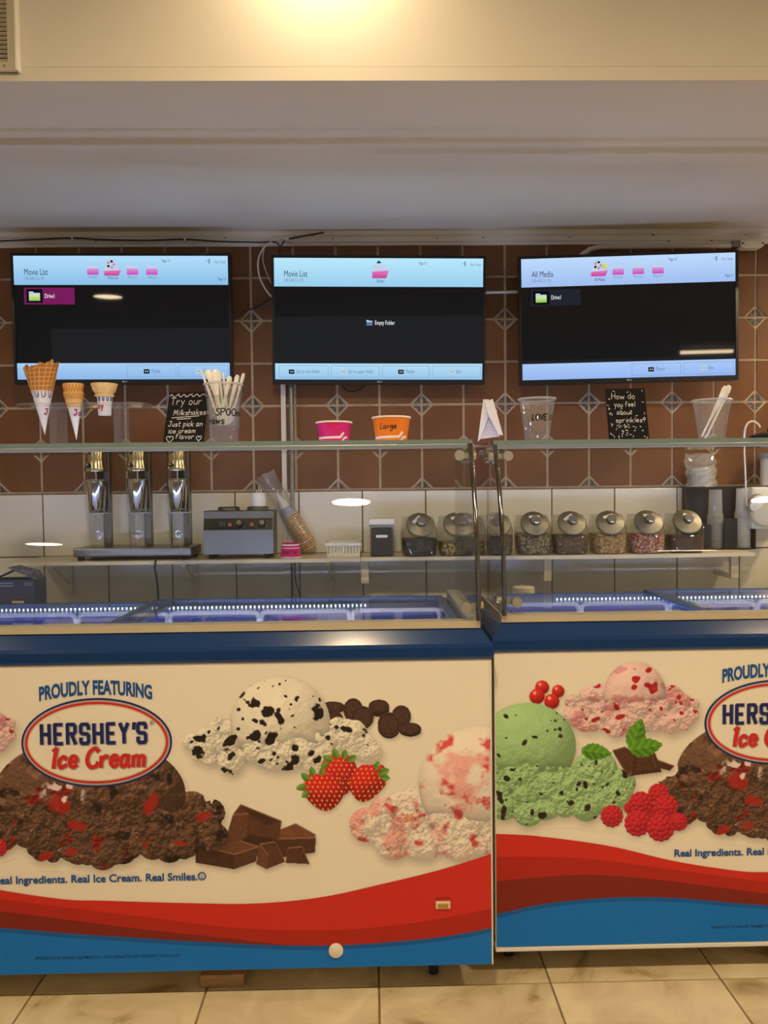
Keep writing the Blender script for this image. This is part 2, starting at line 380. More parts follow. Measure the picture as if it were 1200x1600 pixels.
def chips(A, polys, seed):
    """facets of broken chocolate: (points, tone)"""
    g = A.n(5, 4, seed)
    allm = np.zeros(A.sh, bool)
    for p, t in polys: allm |= poly_mask(A, p)
    A.drop(allm, 2, 5, 4, .45)
    for p, t in polys:
        mk = poly_mask(A, p); A.rgb = np.where(mk[..., None], np.array(C(92, 58, 42))*t*(.75+.5*g)[..., None], A.rgb); A.a |= mk
        ed = mk & (np.roll(mk, 2, 0) == 0); A.rgb = np.where(ed[..., None], np.array(C(150, 108, 84)), A.rgb)
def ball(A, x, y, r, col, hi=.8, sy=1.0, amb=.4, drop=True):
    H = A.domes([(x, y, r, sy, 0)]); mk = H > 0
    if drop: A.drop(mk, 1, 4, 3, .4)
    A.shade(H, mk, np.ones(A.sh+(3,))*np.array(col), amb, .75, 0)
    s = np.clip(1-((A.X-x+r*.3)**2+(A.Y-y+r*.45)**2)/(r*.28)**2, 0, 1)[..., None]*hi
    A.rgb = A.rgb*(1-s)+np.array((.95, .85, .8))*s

CH_L = ('printed_biscuits', 'printed_vanilla_scoop', 'printed_strawberries', 'printed_strawberry_scoop', 'printed_chocolate_blocks', 'printed_chocolate_scoop')
FZ_L = dict(xc=-.62, yf=1.72, half=.89); FZ_R = dict(xc=.953, yf=1.784, half=.666)
def plane_uv(X, Y, F):
    """pixel arrays -> panel coordinates (u along the panel from the badge, z height)"""
    d = np.array(CF)[None]+np.outer((X-600)/FPX, np.array(CR))+np.outer((800-Y)/FPX, np.array(CU)); t = F['yf']/d[:, 1]
    return d[:, 0]*t-F['xc'], CAM.z+d[:, 2]*t
def make_arts():
    arts = {}; CANVAS['cur'] = 'left'
    OFFW = C(240, 234, 216); DK = C(40, 28, 24)
    # vanilla with biscuit pieces, biscuits behind it
    A0 = Art(490, 1080, 676, 1170)
    for x, y, rx, ry, t in [(520, 1104, 19, 8, 3), (519, 1122, 17, 12, 3), (552, 1108, 15, 17, 3), (592, 1103, 16, 10, 7), (566, 1120, 18, 17, 2), (627, 1118, 15, 16, 3), (608, 1132, 18, 19, 3), (641, 1138, 17, 9, 4)]:
        side = (((A0.X-x)/rx)**2+((A0.Y-y-t)/ry)**2 < 1) | ((abs(A0.X-x) < rx) & (A0.Y > y) & (A0.Y < y+t)); A0.drop(side, 2, 4, 3, .4)
        top = ((A0.X-x)/rx)**2+((A0.Y-y)/ry)**2
        A0.rgb = np.where(side[..., None], np.array(C(46, 30, 25)), A0.rgb)
        g = A0.n(3, 2, 3)
        A0.rgb = np.where((top < 1)[..., None], np.array(C(80, 56, 47))*(.7+.6*g)[..., None], A0.rgb)
        A0.rgb = np.where(((top < .74) & (top > .62))[..., None], np.array(C(48, 32, 27)), A0.rgb); A0.a |= side | (top < 1)
    arts['printed_biscuits'] = A0.done()
    arts['printed_vanilla_scoop'] = icecream(266, 1044, 622, 1236, (438, 1131, 78, 74), dict(n=110, x=(300, 580), fn=lens(286, 592, 1160, 34, 40), r=(9, 20), cut=.32), OFFW, 11,
        crumb=8, chunks=[(DK, 48, 5, 13), (DK, 110, 1.5, 4)], amb=.6, dif=.52)
    # strawberries
    B = Art(448, 1164, 632, 1290)
    for x, y, w, h, lean in [(531, 1213, 29, 34, .1), (574, 1226, 29, 31, -.25), (506, 1240, 32, 31, .12)]:
        dx = (A := B).X-x-lean*(B.Y-y); dy = B.Y-y; ww = w*np.sqrt(np.clip(1-((dy+h*.15)/(h*1.02))**2, 0, 1))*(1-.28*np.clip(dy/h, 0, 1))
        mk = (abs(dx) < ww) & (abs(dy) < h); Hh = np.where(mk, np.sqrt(np.clip(ww**2-dx**2, 0, None)), 0)
        B.drop(mk, 1, 4, 4, .4); B.shade(Hh, mk, np.ones(B.sh+(3,))*np.array(C(214, 38, 40)), .45, .7, .02)
        sx = ((dx+((B.Y//7) % 2)*4) % 8-4)**2/1.6+((dy % 7)-3.5)**2/3.2; sd = mk & (sx < 1); B.rgb = np.where(sd[..., None], np.array(C(235, 170, 90)), B.rgb)
    for x, y, an, l in [(520, 1190, -2.6, 18), (527, 1186, -1.9, 18), (536, 1187, -1.3, 17), (543, 1190, -.6, 17), (514, 1194, 2.9, 14), (484, 1220, -2.4, 18), (480, 1228, 2.9, 18), (484, 1236, 2.5, 16), (490, 1214, -1.8, 17), (500, 1212, -1.1, 14),
                        (590, 1210, -.4, 20), (586, 1204, -1.2, 16), (594, 1214, .15, 16)]:
        p = ((B.X-x)*math.cos(an)+(B.Y-y)*math.sin(an))/l; q = (-(B.X-x)*math.sin(an)+(B.Y-y)*math.cos(an)); mk = (p > 0) & (p < 1) & (abs(q) < l*.3*np.sin(np.clip(p, 0, 1)*3.14)**.7)
        B.rgb = np.where(mk[..., None], np.array(C(96, 140, 52))*(.6+.6*p+.5*(q > 0))[..., None], B.rgb); B.a |= mk
    arts['printed_strawberries'] = B.done()
    # strawberry ripple
    arts['printed_strawberry_scoop'] = icecream(520, 1120, 880, 1400, (752, 1226, 98, 92), dict(n=90, x=(566, 850), fn=lens(572, 862, 1290, 46, 42), r=(16, 30), cut=.55), C(242, 230, 216), 23,
        crumb=7, streak=[(C(238, 176, 168), 34, .55, 4, .16), (C(240, 212, 156), 40, .66, 9, .1), (C(220, 84, 86), 22, .60, 1, .14)], amb=.62, dif=.5)
    # broken chocolate
    D = Art(286, 1244, 516, 1380)
    chips(D, [([(352, 1302), (440, 1300), (438, 1340), (372, 1336)], .5), ([(304, 1318), (330, 1298), (404, 1322), (366, 1334)], 1.5), ([(304, 1318), (366, 1334), (366, 1358), (306, 1348)], .62), ([(366, 1334), (404, 1322), (400, 1346), (366, 1358)], .85),
              ([(432, 1298), (462, 1286), (494, 1304), (490, 1310), (436, 1310)], 1.7), ([(432, 1310), (494, 1308), (492, 1332), (438, 1340)], .75),
              ([(364, 1272), (376, 1256), (440, 1282), (436, 1312), (372, 1300)], .95), ([(364, 1272), (388, 1270), (386, 1306), (372, 1316), (352, 1312)], 1.25), ([(376, 1256), (440, 1282), (414, 1290), (388, 1270)], .6),
              ([(406, 1318), (430, 1314), (446, 1346), (416, 1358), (400, 1350)], .9), ([(406, 1318), (420, 1336), (416, 1358), (400, 1350)], 1.3), ([(450, 1324), (472, 1322), (484, 1350), (446, 1348)], .8)], 5)
    arts['printed_chocolate_blocks'] = D.done()
    # chocolate with cherry sauce under the badge
    E_ = icecream(-110, 1130, 384, 1396, (140, 1240, 150, 88), dict(n=170, x=(-60, 345), fn=lens(-62, 346, 1290, 50, 54), r=(10, 24), cut=.30), C(110, 80, 62), 37,
        crumb=15, streak=[(C(140, 104, 82), 14, .58, 12, .12), (C(48, 32, 26), 22, .60, 2, .1), (C(150, 38, 28), 26, .70, 6)], amb=.38, dif=.9, smoothdome=False,
        more=[(300, 1262, 26, 1, 2), (330, 1270, 22, 1, 2), (10, 1268, 26, 1, 2), (-20, 1280, 24, 1, 2)])
    for x, y, rx, ry, an in [(236, 1256, 22, 10, -1.0), (70, 1338, 14, 8, -.4), (112, 1330, 14, 6, -.2), (120, 1290, 16, 9, .2), (92, 1258, 22, 15, .5), (316, 1276, 16, 7, -.3), (20, 1330, 9, 7, 0), (283, 1318, 14, 4, .1)]:
        p = ((E_.X-x)*math.cos(an)+(E_.Y-y)*math.sin(an))/rx; q = (-(E_.X-x)*math.sin(an)+(E_.Y-y)*math.cos(an))/ry
        k = np.clip((1-p*p-q*q+(E_.n(8, 3, 77)-.5)*1.2)*2, 0, 1)*E_.mask; E_.lay(k, C(164, 34, 24), .85)
    gl = np.clip((E_.n(10, 3, 91)-.56)/.05, 0, 1)*np.clip(1-((E_.X-98)/40)**2-((E_.Y-1240)/26)**2, 0, 1)*E_.mask; E_.lay(np.clip(gl*1.5, 0, 1), C(232, 214, 214))
    arts['printed_chocolate_scoop'] = E_.done()
    CANVAS['cur'] = 'right'
    # cherry ripple and cherries
    arts['printed_cherry_scoop'] = icecream(856, 1022, 1112, 1176, (992, 1086, 49, 52), dict(n=90, x=(890, 1085), fn=lens(884, 1086, 1108, 34, 32), r=(8, 19), cut=.15), C(238, 204, 200), 41,
        crumb=7, streak=[(C(226, 160, 164), 24, .6, 3)], chunks=[(C(188, 32, 38), 30, 4, 9), (C(200, 60, 66), 40, 1.5, 4)], amb=.6, dif=.54)
    G = Art(810, 1050, 900, 1124)
    for x, y, r in [(847, 1074, 11), (872, 1080, 10), (839, 1088, 12), (862, 1096, 12)]: ball(G, x, y, r, C(222, 48, 40), .6)
    arts['printed_cherries'] = G.done()
    # mint with chips
    arts['printed_mint_scoop'] = icecream(690, 1084, 1016, 1312, (824, 1166, 76, 68), dict(n=110, x=(735, 975), fn=lens(700, 982, 1236, 46, 36), r=(11, 25), cut=.42), C(172, 214, 150), 53,
        crumb=8, chunks=[(C(52, 40, 28), 90, 3.5, 7), (C(60, 48, 30), 60, 1.2, 2.5)], amb=.5, dif=.62, more=[(930, 1206, 36, 1, 0), (960, 1225, 26, 1, 0)])
    # mint leaves and chocolate
    K = Art(895, 1104, 1074, 1230)
    chips(K, [([(956, 1172), (976, 1166), (1006, 1184), (980, 1212)], .85), ([(980, 1212), (1006, 1184), (1008, 1192), (984, 1213)], 1.4), ([(990, 1172), (1022, 1172), (1034, 1206), (986, 1212)], .6), ([(998, 1176), (1018, 1176), (1026, 1200), (994, 1204)], .8), ([(1026, 1186), (1054, 1196), (1046, 1204), (1030, 1200)], .7)], 8)
    for x, y, an, l, w in [(986, 1172, -1.25, 52, 15), (984, 1172, -.18, 52, 15), (908, 1172, .12, 48, 13)]:
        p = ((K.X-x)*math.cos(an)+(K.Y-y)*math.sin(an))/l; q = (-(K.X-x)*math.sin(an)+(K.Y-y)*math.cos(an)); mk = (p > 0) & (p < 1) & (abs(q) < w*np.sin(np.clip(p, 0, 1)**.8*3.14)**.8+np.sin(p*40)*.8)
        v = np.cos(p*26-abs(q)*.45); K.rgb = np.where(mk[..., None], np.array(C(96, 156, 44))*(.72+.22*v+.25*(q < 0)+.3*(abs(q) < 1))[..., None], K.rgb); K.a |= mk
    arts['printed_mint_leaves'] = K.done()
    # raspberries lie over the edge of the chocolate scoop: put that scoop under them first
    Q = Art(1030, 1200, 1110, 1340); u, z = plane_uv(Q.X.ravel(), Q.Y.ravel(), FZ_R)
    v = np.stack([u+FZ_L['xc'], np.full(u.shape, FZ_L['yf']), z-CAM.z], 1); dd = v @ np.array(CF); px = 600+FPX*(v @ np.array(CR))/dd; py = 800-FPX*(v @ np.array(CU))/dd
    ii = np.clip(np.round(px/STEP).astype(int)+200-E_.i0, 0, E_.sh[1]-1); jj = np.clip(np.round(py/STEP).astype(int)-E_.j0, 0, E_.sh[0]-1)
    on = ((E_.a | (E_.shadow > .02))[jj, ii]).reshape(Q.sh)[..., None]; Q.rgb = np.where(on, E_.rgb[jj, ii].reshape(Q.sh+(3,)), Q.rgb); Q.done()
    # raspberries
    Lr = Art(924, 1210, 1092, 1336)
    for i, (x, y, r) in enumerate([(1016, 1272, 16), (1029, 1240, 16), (985, 1262, 10), (1001, 1255, 18), (1040, 1261, 19), (1060, 1284, 14), (956, 1275, 17), (996, 1286, 20), (1032, 1293, 21)]):
        H = Lr.domes([(x, y, r, 1, 0)]); mk = H > 0; Lr.drop(mk, 1, 4, 4, .4); rs = random.Random(i); ls = []
        for ring, cnt in ((.82, 13), (.5, 8), (.16, 3)):
            for k in range(cnt):
                an = k*6.283/cnt+ring*3; ls.append((x+r*ring*math.cos(an), y+r*ring*math.sin(an), r*.24, 1, r*(1-ring*ring)**.5))
        Hb = Lr.domes(ls); H2 = np.where(mk | (Hb > 0), np.maximum(H, Hb), 0); Lr.shade(H2, H2 > 0, np.ones(Lr.sh+(3,))*np.array(C(214, 44, 58)), .42, .72, .12)
    arts['printed_raspberries'] = Lr.done()
    return arts
def decal(name, A, src, clip, parent, yoff):
    show = A.a | (A.shadow > .02)
    q = show[:-1, :-1] | show[1:, :-1] | show[:-1, 1:] | show[1:, 1:]
    u, z = plane_uv(A.X.ravel(), A.Y.ravel(), src); u2 = u.reshape(A.sh)
    inside = (u2 > clip[0]) & (u2 < clip[1]); q &= inside[:-1, :-1] & inside[1:, :-1] & inside[:-1, 1:] & inside[1:, 1:]
    idx = np.arange(A.X.size).reshape(A.sh); F = np.stack([idx[:-1, :-1][q], idx[1:, :-1][q], idx[1:, 1:][q], idx[:-1, 1:][q]], 1)
    if len(F) == 0: return None
    used, inv = np.unique(F.ravel(), return_inverse=True); F = inv.reshape(-1, 4)
    co = np.stack([u[used], np.full(len(used), -yoff), z[used]], 1).astype(np.float32); col = np.concatenate([np.clip(A.rgb, 0, 1).reshape(-1, 3)[used], np.ones((len(used), 1))], 1).astype(np.float32)
    me = bpy.data.meshes.new(name); me.vertices.add(len(co)); me.vertices.foreach_set('co', co.ravel())
    me.loops.add(F.size); me.loops.foreach_set('vertex_index', F.ravel().astype(np.int32)); me.polygons.add(len(F)); me.polygons.foreach_set('loop_start', np.arange(0, F.size, 4, dtype=np.int32))
    me.update(calc_edges=True); at = me.color_attributes.new('ink', 'FLOAT_COLOR', 'POINT'); at.data.foreach_set('color', col.ravel())
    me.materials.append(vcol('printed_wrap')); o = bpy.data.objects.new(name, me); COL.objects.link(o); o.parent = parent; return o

# ------------------------------------------------------------------ room shell
WY = 2.75; SOFF_Z = 2.072; SOFF_Y = 1.73; CEIL = 2.48
TERRA = noisy('terracotta', [(.25, C(93, 56, 26)), (.55, C(111, 69, 34)), (.8, C(123, 80, 42))], 5, 6, .5, .15, 90, vary=.09, spec=.35)
GROUT = noisy('grout', [(.3, C(166, 144, 112)), (.7, C(190, 168, 136))], 30, 4, .9)
WTILE = noisy('white_wall_tile', [(.3, C(216, 211, 196)), (.7, C(228, 223, 209))], 3, 3, .16, 0, vary=.02)
DGROUT = noisy('dark_grout', [(.3, C(92, 70, 50)), (.7, C(120, 92, 66))], 30, 4, .9)
PAINT = noisy('soffit_paint', [(.3, C(212, 204, 186)), (.7, C(219, 211, 193))], 2, 3, .75, .04, 40, spec=.2)
MOSAIC = noisy('pebble_mosaic', [(0, C(82, 70, 60)), (.3, C(108, 94, 80)), (.6, C(132, 114, 94)), (.85, C(64, 56, 50))], 160, 0, .7, .5, kind='vor')
FLOORT = noisy('floor_tile', [(.30, C(160, 138, 100)), (.40, C(206, 188, 148)), (.62, C(226, 210, 172)), (.8, C(234, 220, 186))], 6, 9, .38, .05, 40, vary=.03, dist=1.2)
FGROUT = noisy('floor_grout', [(.3, C(120, 100, 72)), (.7, C(146, 124, 92))], 30, 4, .9)

wall = struct(MB().box(-3.4, 3.4, WY, WY+.12, -.1, CEIL+.02), 'wall_back', GROUT); ORG[wall.name] = Vector((0, 0, 0))
S = .15008; X0 = -1.31252; Z0 = 1.18+.88322; G = .0088; DD = .037
def tile_poly(kind):
    h = S/2-G/2; c = DD+G*.35
    cx = h-(c-G/2)                                  # where the clipped corner meets the tile sides
    p = {'TL': [(-h, cx), (-cx, h)], 'TR': [(cx, h), (h, cx)], 'BR': [(h, -cx), (cx, -h)], 'BL': [(-cx, -h), (-h, -cx)]}
    full = {'TL': [(-h, h)], 'TR': [(h, h)], 'BR': [(h, -h)], 'BL': [(-h, -h)]}
    out = []
    for k in ('TL', 'TR', 'BR', 'BL'): out += p[k] if k in kind else full[k]
    return out
def shared(mb, name, m, parent):
    o = mb.build(name, m, parent); return o
protos = {}
def piece(key, maker, name, m, parent, loc):
    if key not in protos:
        o = maker().build(name, m, parent, local=True); protos[key] = o
    else: o = copyobj(protos[key], parent)
    o.location = loc; return o
tproud = .004
for r in range(0, 6):
    for c in range(-3, 22):
        kind = ('TL', 'BR') if (c+r) % 2 == 0 else ('TR', 'BL')
        loc = (X0+S*(c+.5), WY, Z0-S*(r+.5))
        o = piece('terra%d' % ((c+r) % 2), lambda: MB().prism(tile_poly(kind), -tproud, .002), 'terracotta_tile', TERRA, wall, loc)
for r in range(1, 7):
    for c in range(-3, 23):
        if (c+r) % 2: continue
        for q, (sx, sz) in enumerate(((1, 1), (-1, 1), (-1, -1), (1, -1))):
            if r == 6 and sz < 0: continue
            e = G*.42; d = DD-G*.35
            tri = [(sx*e, sz*e), (sx*(d-e), sz*e), (sx*e, sz*(d-e))]
            piece('tri%d' % q, lambda: MB().prism(tri, -tproud*.8, .002), 'mosaic_triangle', MOSAIC, wall, (X0+S*c, WY, Z0-S*r))
# white tiles under the terracotta
WP = .2266; WZ = .2224; WX0 = -1.16
for r in range(3):
    for c in range(-4, 15):
        piece('white', lambda: MB().box(-WP/2+.0022, WP/2-.0022, -.006, .002, -WZ/2+.0022, WZ/2-.0022, ch=.0015), 'white_tile', WTILE, wall, (WX0+WP*(c+.5), WY, 1.1585-WZ*(r+.5)))
MB().box(-3.2, 3.2, WY-.003, WY+.001, .3, 1.1605).build('joint_bed', DGROUT, wall)     # dark joints between the white tiles
# soffit and ceiling
struct(MB().box(-3.4, 3.4, SOFF_Y, WY+.1, SOFF_Z, SOFF_Z+.03), 'ceiling', PAINT)
struct(MB().box(-3.4, 3.4, SOFF_Y, SOFF_Y+.03, SOFF_Z+.0305, CEIL), 'wall_soffit', PAINT)
struct(MB().box(-3.4, 3.4, -3.2, SOFF_Y-.0005, CEIL, CEIL+.03), 'ceiling', PAINT)
struct(MB().box(-3.43, -3.4005, -3.2, WY, 0, CEIL), 'wall_left', PAINT)
struct(MB().box(3.4005, 3.43, -3.2, WY, 0, CEIL), 'wall_right', PAINT)
# floor with separate tiles
floor = struct(MB().box(-3.4, 3.4, -3.2, WY+.1, -.06, -.003), 'floor', FGROUT)
FP = .405
for i in range(-5, 6):
    for j in range(-5, 3):
        piece('floor', lambda: MB().box(-FP/2+.0024, FP/2-.0024, -FP/2+.0024, FP/2-.0024, -.008, 0, ch=.0012), 'floor_tile', FLOORT, floor, (.008+FP*(i+.5), 1.765+FP*(j+.5), 0))
# white moulding between soffit and tiles
TRIMW = noisy('moulding_paint', [(.3, C(206, 200, 186)), (.7, C(220, 214, 200))], 4, 5, .5)
prof = [(WY+.001, 2.022), (WY-.010, 2.022), (WY-.012, 2.026), (WY-.012, 2.031), (WY-.016, 2.034), (WY-.016, 2.052), (WY-.021, 2.056), (WY-.022, 2.0715), (WY+.001, 2.0715)]
tr = struct(MB().prism(prof, -3.3, 3.3, 'yz'), 'trim_1', TRIMW)
for x, y in ((352, 372), (647, 366), (683, 372), (755, 371), (1007, 364), (1045, 377), (1165, 366), (1112, 376), (520, 373), (890, 370), (300, 374), (150, 377)):
    p = atY(x, y, WY-.0165); MB().lathe([(.0024, -.002), (.0024, .001), (0, .0015)], 8, T(p.x, p.y, p.z, R(90))).build('nail_head', BLACKM, tr)
p = atY(1020, 367, WY-.0165); MB().prism([(-.006, -.001), (.001, -.004), (.006, .001), (0, .003)], -.001, .002, M=T(p.x, p.y, p.z)).build('chip_mark', BLACKM, tr)

# ------------------------------------------------------------------ ceiling lamps (row over the counter front, row along the soffit)
LM = [emis('lamp_main', LAMP_COL, LAMP_MAIN), emis('lamp_soffit', LAMP_COL, LAMP_SOFFIT), emis('lamp_side', LAMP_COL, LAMP_SIDE), emis('lamp_room', LAMP_COL, LAMP_ROOM)]
def ceiling_lamp(loc, r, em, label):
    t = thing('ceiling_lamp', loc, label, 'lamp', 'round ceiling lamps')
    x, y, z = loc
    MB().lathe([(r+.012, 0), (r+.014, -.012), (r+.004, -.016), (r, -.010), (r, 0)], 32, T(x, y, z)).build('rim', WHITE, t)
    MB().lathe([(r, -.002), (r, -.009), (0, -.0095)], 32, T(x, y, z), cap0=True).build('diffuser', em, t)
ceiling_lamp((-.09, .42, CEIL-.001), .09, LM[0], 'round ceiling lamp over the counter, mirrored in the left front glass')
ceiling_lamp((2.0, .42, CEIL-.001), .09, LM[0], 'round ceiling lamp mirrored in the right front glass')
ceiling_lamp((-2.05, .42, CEIL-.001), .09, LM[2], 'round ceiling lamp farthest to the left over the counter')
ceiling_lamp((-.085, 1.61, CEIL-.001), .045, LM[1], 'small ceiling lamp that lights the soffit face from above')
ceiling_lamp((1.98, 2.30, SOFF_Z-.001), .06, emis('lamp_under_soffit', LAMP_COL, 420.0), 'small lamp under the soffit beyond the right edge')
ceiling_lamp((-2.11, -1.17, CEIL-.001), .11, LM[3], 'round ceiling lamp mirrored in the left television')
tl = thing('tube_lamp', (2.72, -2.72, CEIL-.001), 'tube lamp on the ceiling mirrored in the right television', 'lamp')
MB().box(2.45, 2.99, -2.76, -2.68, CEIL-.02, CEIL-.001, ch=.003).build('fitting', WHITE, tl); MB().tube([(2.47, -2.72, CEIL-.035), (2.97, -2.72, CEIL-.035)], .0145, 12).build('tube', emis('tube_light', LAMP_COL, 28.0), tl)
# air vent on the soffit face
vp = atY(33, 115, SOFF_Y); vx1, vz0 = vp.x, vp.z
v = thing('air_vent', (vx1-.16, SOFF_Y, vz0), 'beige louvred air vent high on the soffit at the left edge', 'vent')
ox1 = atY(15, 60, SOFF_Y).x; oz0 = atY(15, 101, SOFF_Y).z; vz1 = vz0+.20; oz1 = vz1-(oz0-vz0); vx0 = vx1-.34; ox0 = vx0+(vx1-ox1)
VENT = mat('vent_beige', C(196, 186, 164), .4)
fr = MB()
for a in ((vx0, ox0, vz0, vz1), (ox1, vx1-.003, vz0, vz1), (ox0, ox1, vz0, oz0), (ox0, ox1, oz1, vz1)): fr.box(a[0], a[1], SOFF_Y-.012, SOFF_Y-.006, a[2], a[3])
fr.build('frame', VENT, v)
MB().box(vx1-.005, vx1, SOFF_Y-.018, SOFF_Y, vz0, vz1, ch=.001).build('frame_edge', WHITE, v)
MB().box(vx0, vx1-.004, SOFF_Y-.0055, SOFF_Y, vz0+.002, vz1).build('dark_backing', mat('vent_dark', C(20, 15, 10), .9), v)
ns = int((oz1-oz0)/.0096)
for k in range(ns):
    z = oz0+.0096*(k+.3); MB().box(ox0, ox1, -.0035, .0035, -.0008, .0008, M=T(0, SOFF_Y-.0095, z, R(-32))).build('slat', VENT, v)
sp = atY(11, 108, SOFF_Y); MB().lathe([(.003, -.002), (.003, .001), (0, .002)], 10, T(sp.x, SOFF_Y-.0125, sp.z, R(90))).build('screw', CHROME, v)

# ------------------------------------------------------------------ the two dipping freezers
ARTS = make_arts()
BLUE = mat('blue_rim', C(10, 54, 108), .16, 0, .5, coat=.3); SHEET = mat('wrap_white', tuple(PANEL), .42, 0, .3)
STRIP = mat('beige_strip', C(194, 181, 154), .45, 0, .4)
RED = mat('print_red', C(206, 44, 32), .42, 0, .3); RED2 = mat('print_red_dark', C(176, 36, 27), .42, 0, .3); RED3 = mat('print_red_deep', C(128, 34, 24), .42, 0, .3)
CYAN = mat('print_blue', C(0, 116, 208), .42, 0, .3); CYAND = mat('print_blue_dark', C(8, 92, 168), .42, 0, .3)
INKB = mat('print_ink_blue', C(24, 84, 156), .42, 0, .3); NAVY = mat('print_navy', C(26, 40, 104), .42, 0, .3); PGREY = mat('print_grey', C(176, 168, 164), .42, 0, .3)
REDI = mat('print_script_red', C(206, 44, 40), .42, 0, .3); TAN = mat('print_tan', C(214, 196, 170), .42, 0, .3); INKD = mat('print_small_ink', C(16, 40, 70), .5, 0, .3)
LINER = mat('liner_white', C(225, 228, 238), .4); LINERB = mat('liner_blue', C(34, 66, 186), .35); LEDM = emis('led_white', (.62, .78, 1.0), 9.0); FILLBAR = emis('added_fill_light', (.50, .62, 1.0), 120.0)
RT = [(-.95, .362), (-.658, .351), (-.544, .341), (-.391, .316), (-.238, .277), (-.084, .25), (.0, .245), (.2, .235), (.35, .231), (.496, .242), (.642, .271), (.788, .305), (.95, .355)]
BT = [(-.95, .10), (-.658, .159), (-.544, .181), (-.391, .192), (-.238, .188), (-.084, .172), (.05, .16), (.203, .147), (.421, .132), (.582, .131), (.787, .146), (.95, .175)]
D1 = [(-.95, .22), (-.658, .238), (-.5, .248), (-.391, .245), (-.25, .229), (-.084, .204), (.1, .176), (.3, .150), (.421, .134), (.582, .131), (.787, .146), (.95, .175)]
D2 = [(-.95, .30), (-.658, .296), (-.5, .292), (-.391, .280), (-.25, .258), (-.084, .232), (.1, .205), (.3, .176), (.5, .166), (.65, .172), (.787, .190), (.95, .22)]
def interp(tab):
    sp = spline(tab, 10); xs = [p[0] for p in sp]; zs = [p[1] for p in sp]; return lambda u: float(np.interp(u, xs, zs))
fRT, fBT, fD1, fD2 = interp(RT), interp(BT), interp(D1), interp(D2)
def band(lo, hi, h, y):
    b = MB(); n = 90; us = [-h+2*h*i/n for i in range(n+1)]
    b.add([(u, y, lo(u)) for u in us]+[(u, y, max(hi(u), lo(u))) for u in us], [(i, i+1, n+2+i, n+1+i) for i in range(n)]); return b
def ell(rx, ry, cz, y, n=64): return MB().add([(rx*math.cos(2*math.pi*i/n), y, cz+ry*math.sin(2*math.pi*i/n)) for i in range(n)], [tuple(range(n))])
BLK = {'H': "0,0 0,9|5,0 5,9|0,4.5 5,4.5", 'E': "4.6,0 0,0|0,0 0,9|0,9 4.6,9|0,4.5 3.8,4.5", 'R': "0,0 0,9|0,9 4,9|4,9 5,8 5,5.6 4,4.6|4,4.6 0,4.6|2.6,4.6 5,0", 'S': "5,6.8 5,8.2 4.2,9|4.2,9 .8,9|.8,9 0,8.2 0,5.4 .8,4.7|.8,4.7 4.2,4.4|4.2,4.4 5,3.6 5,.8 4.2,0|4.2,0 .8,0|.8,0 0,.8 0,2.4", 'Y': "0,9 2.5,4.6|5,9 2.5,4.6|2.5,4.6 2.5,0", "'": ".6,9.2 .2,6.6"}
def block2d(s, height):
    k = height/9; x = 0; out = []
    for ch in s:
        w = 0
        for st in BLK[ch].split('|'):
            p = [tuple(float(q) for q in a.split(',')) for a in st.split()]; w = max(w, max(a for a, b in p)); out.append([((x+a)*k, b*k) for a, b in p])
        x += w+(3.75 if ch != "'" else 2.4)
    return out, (x-3.75)*k
DEC = {}
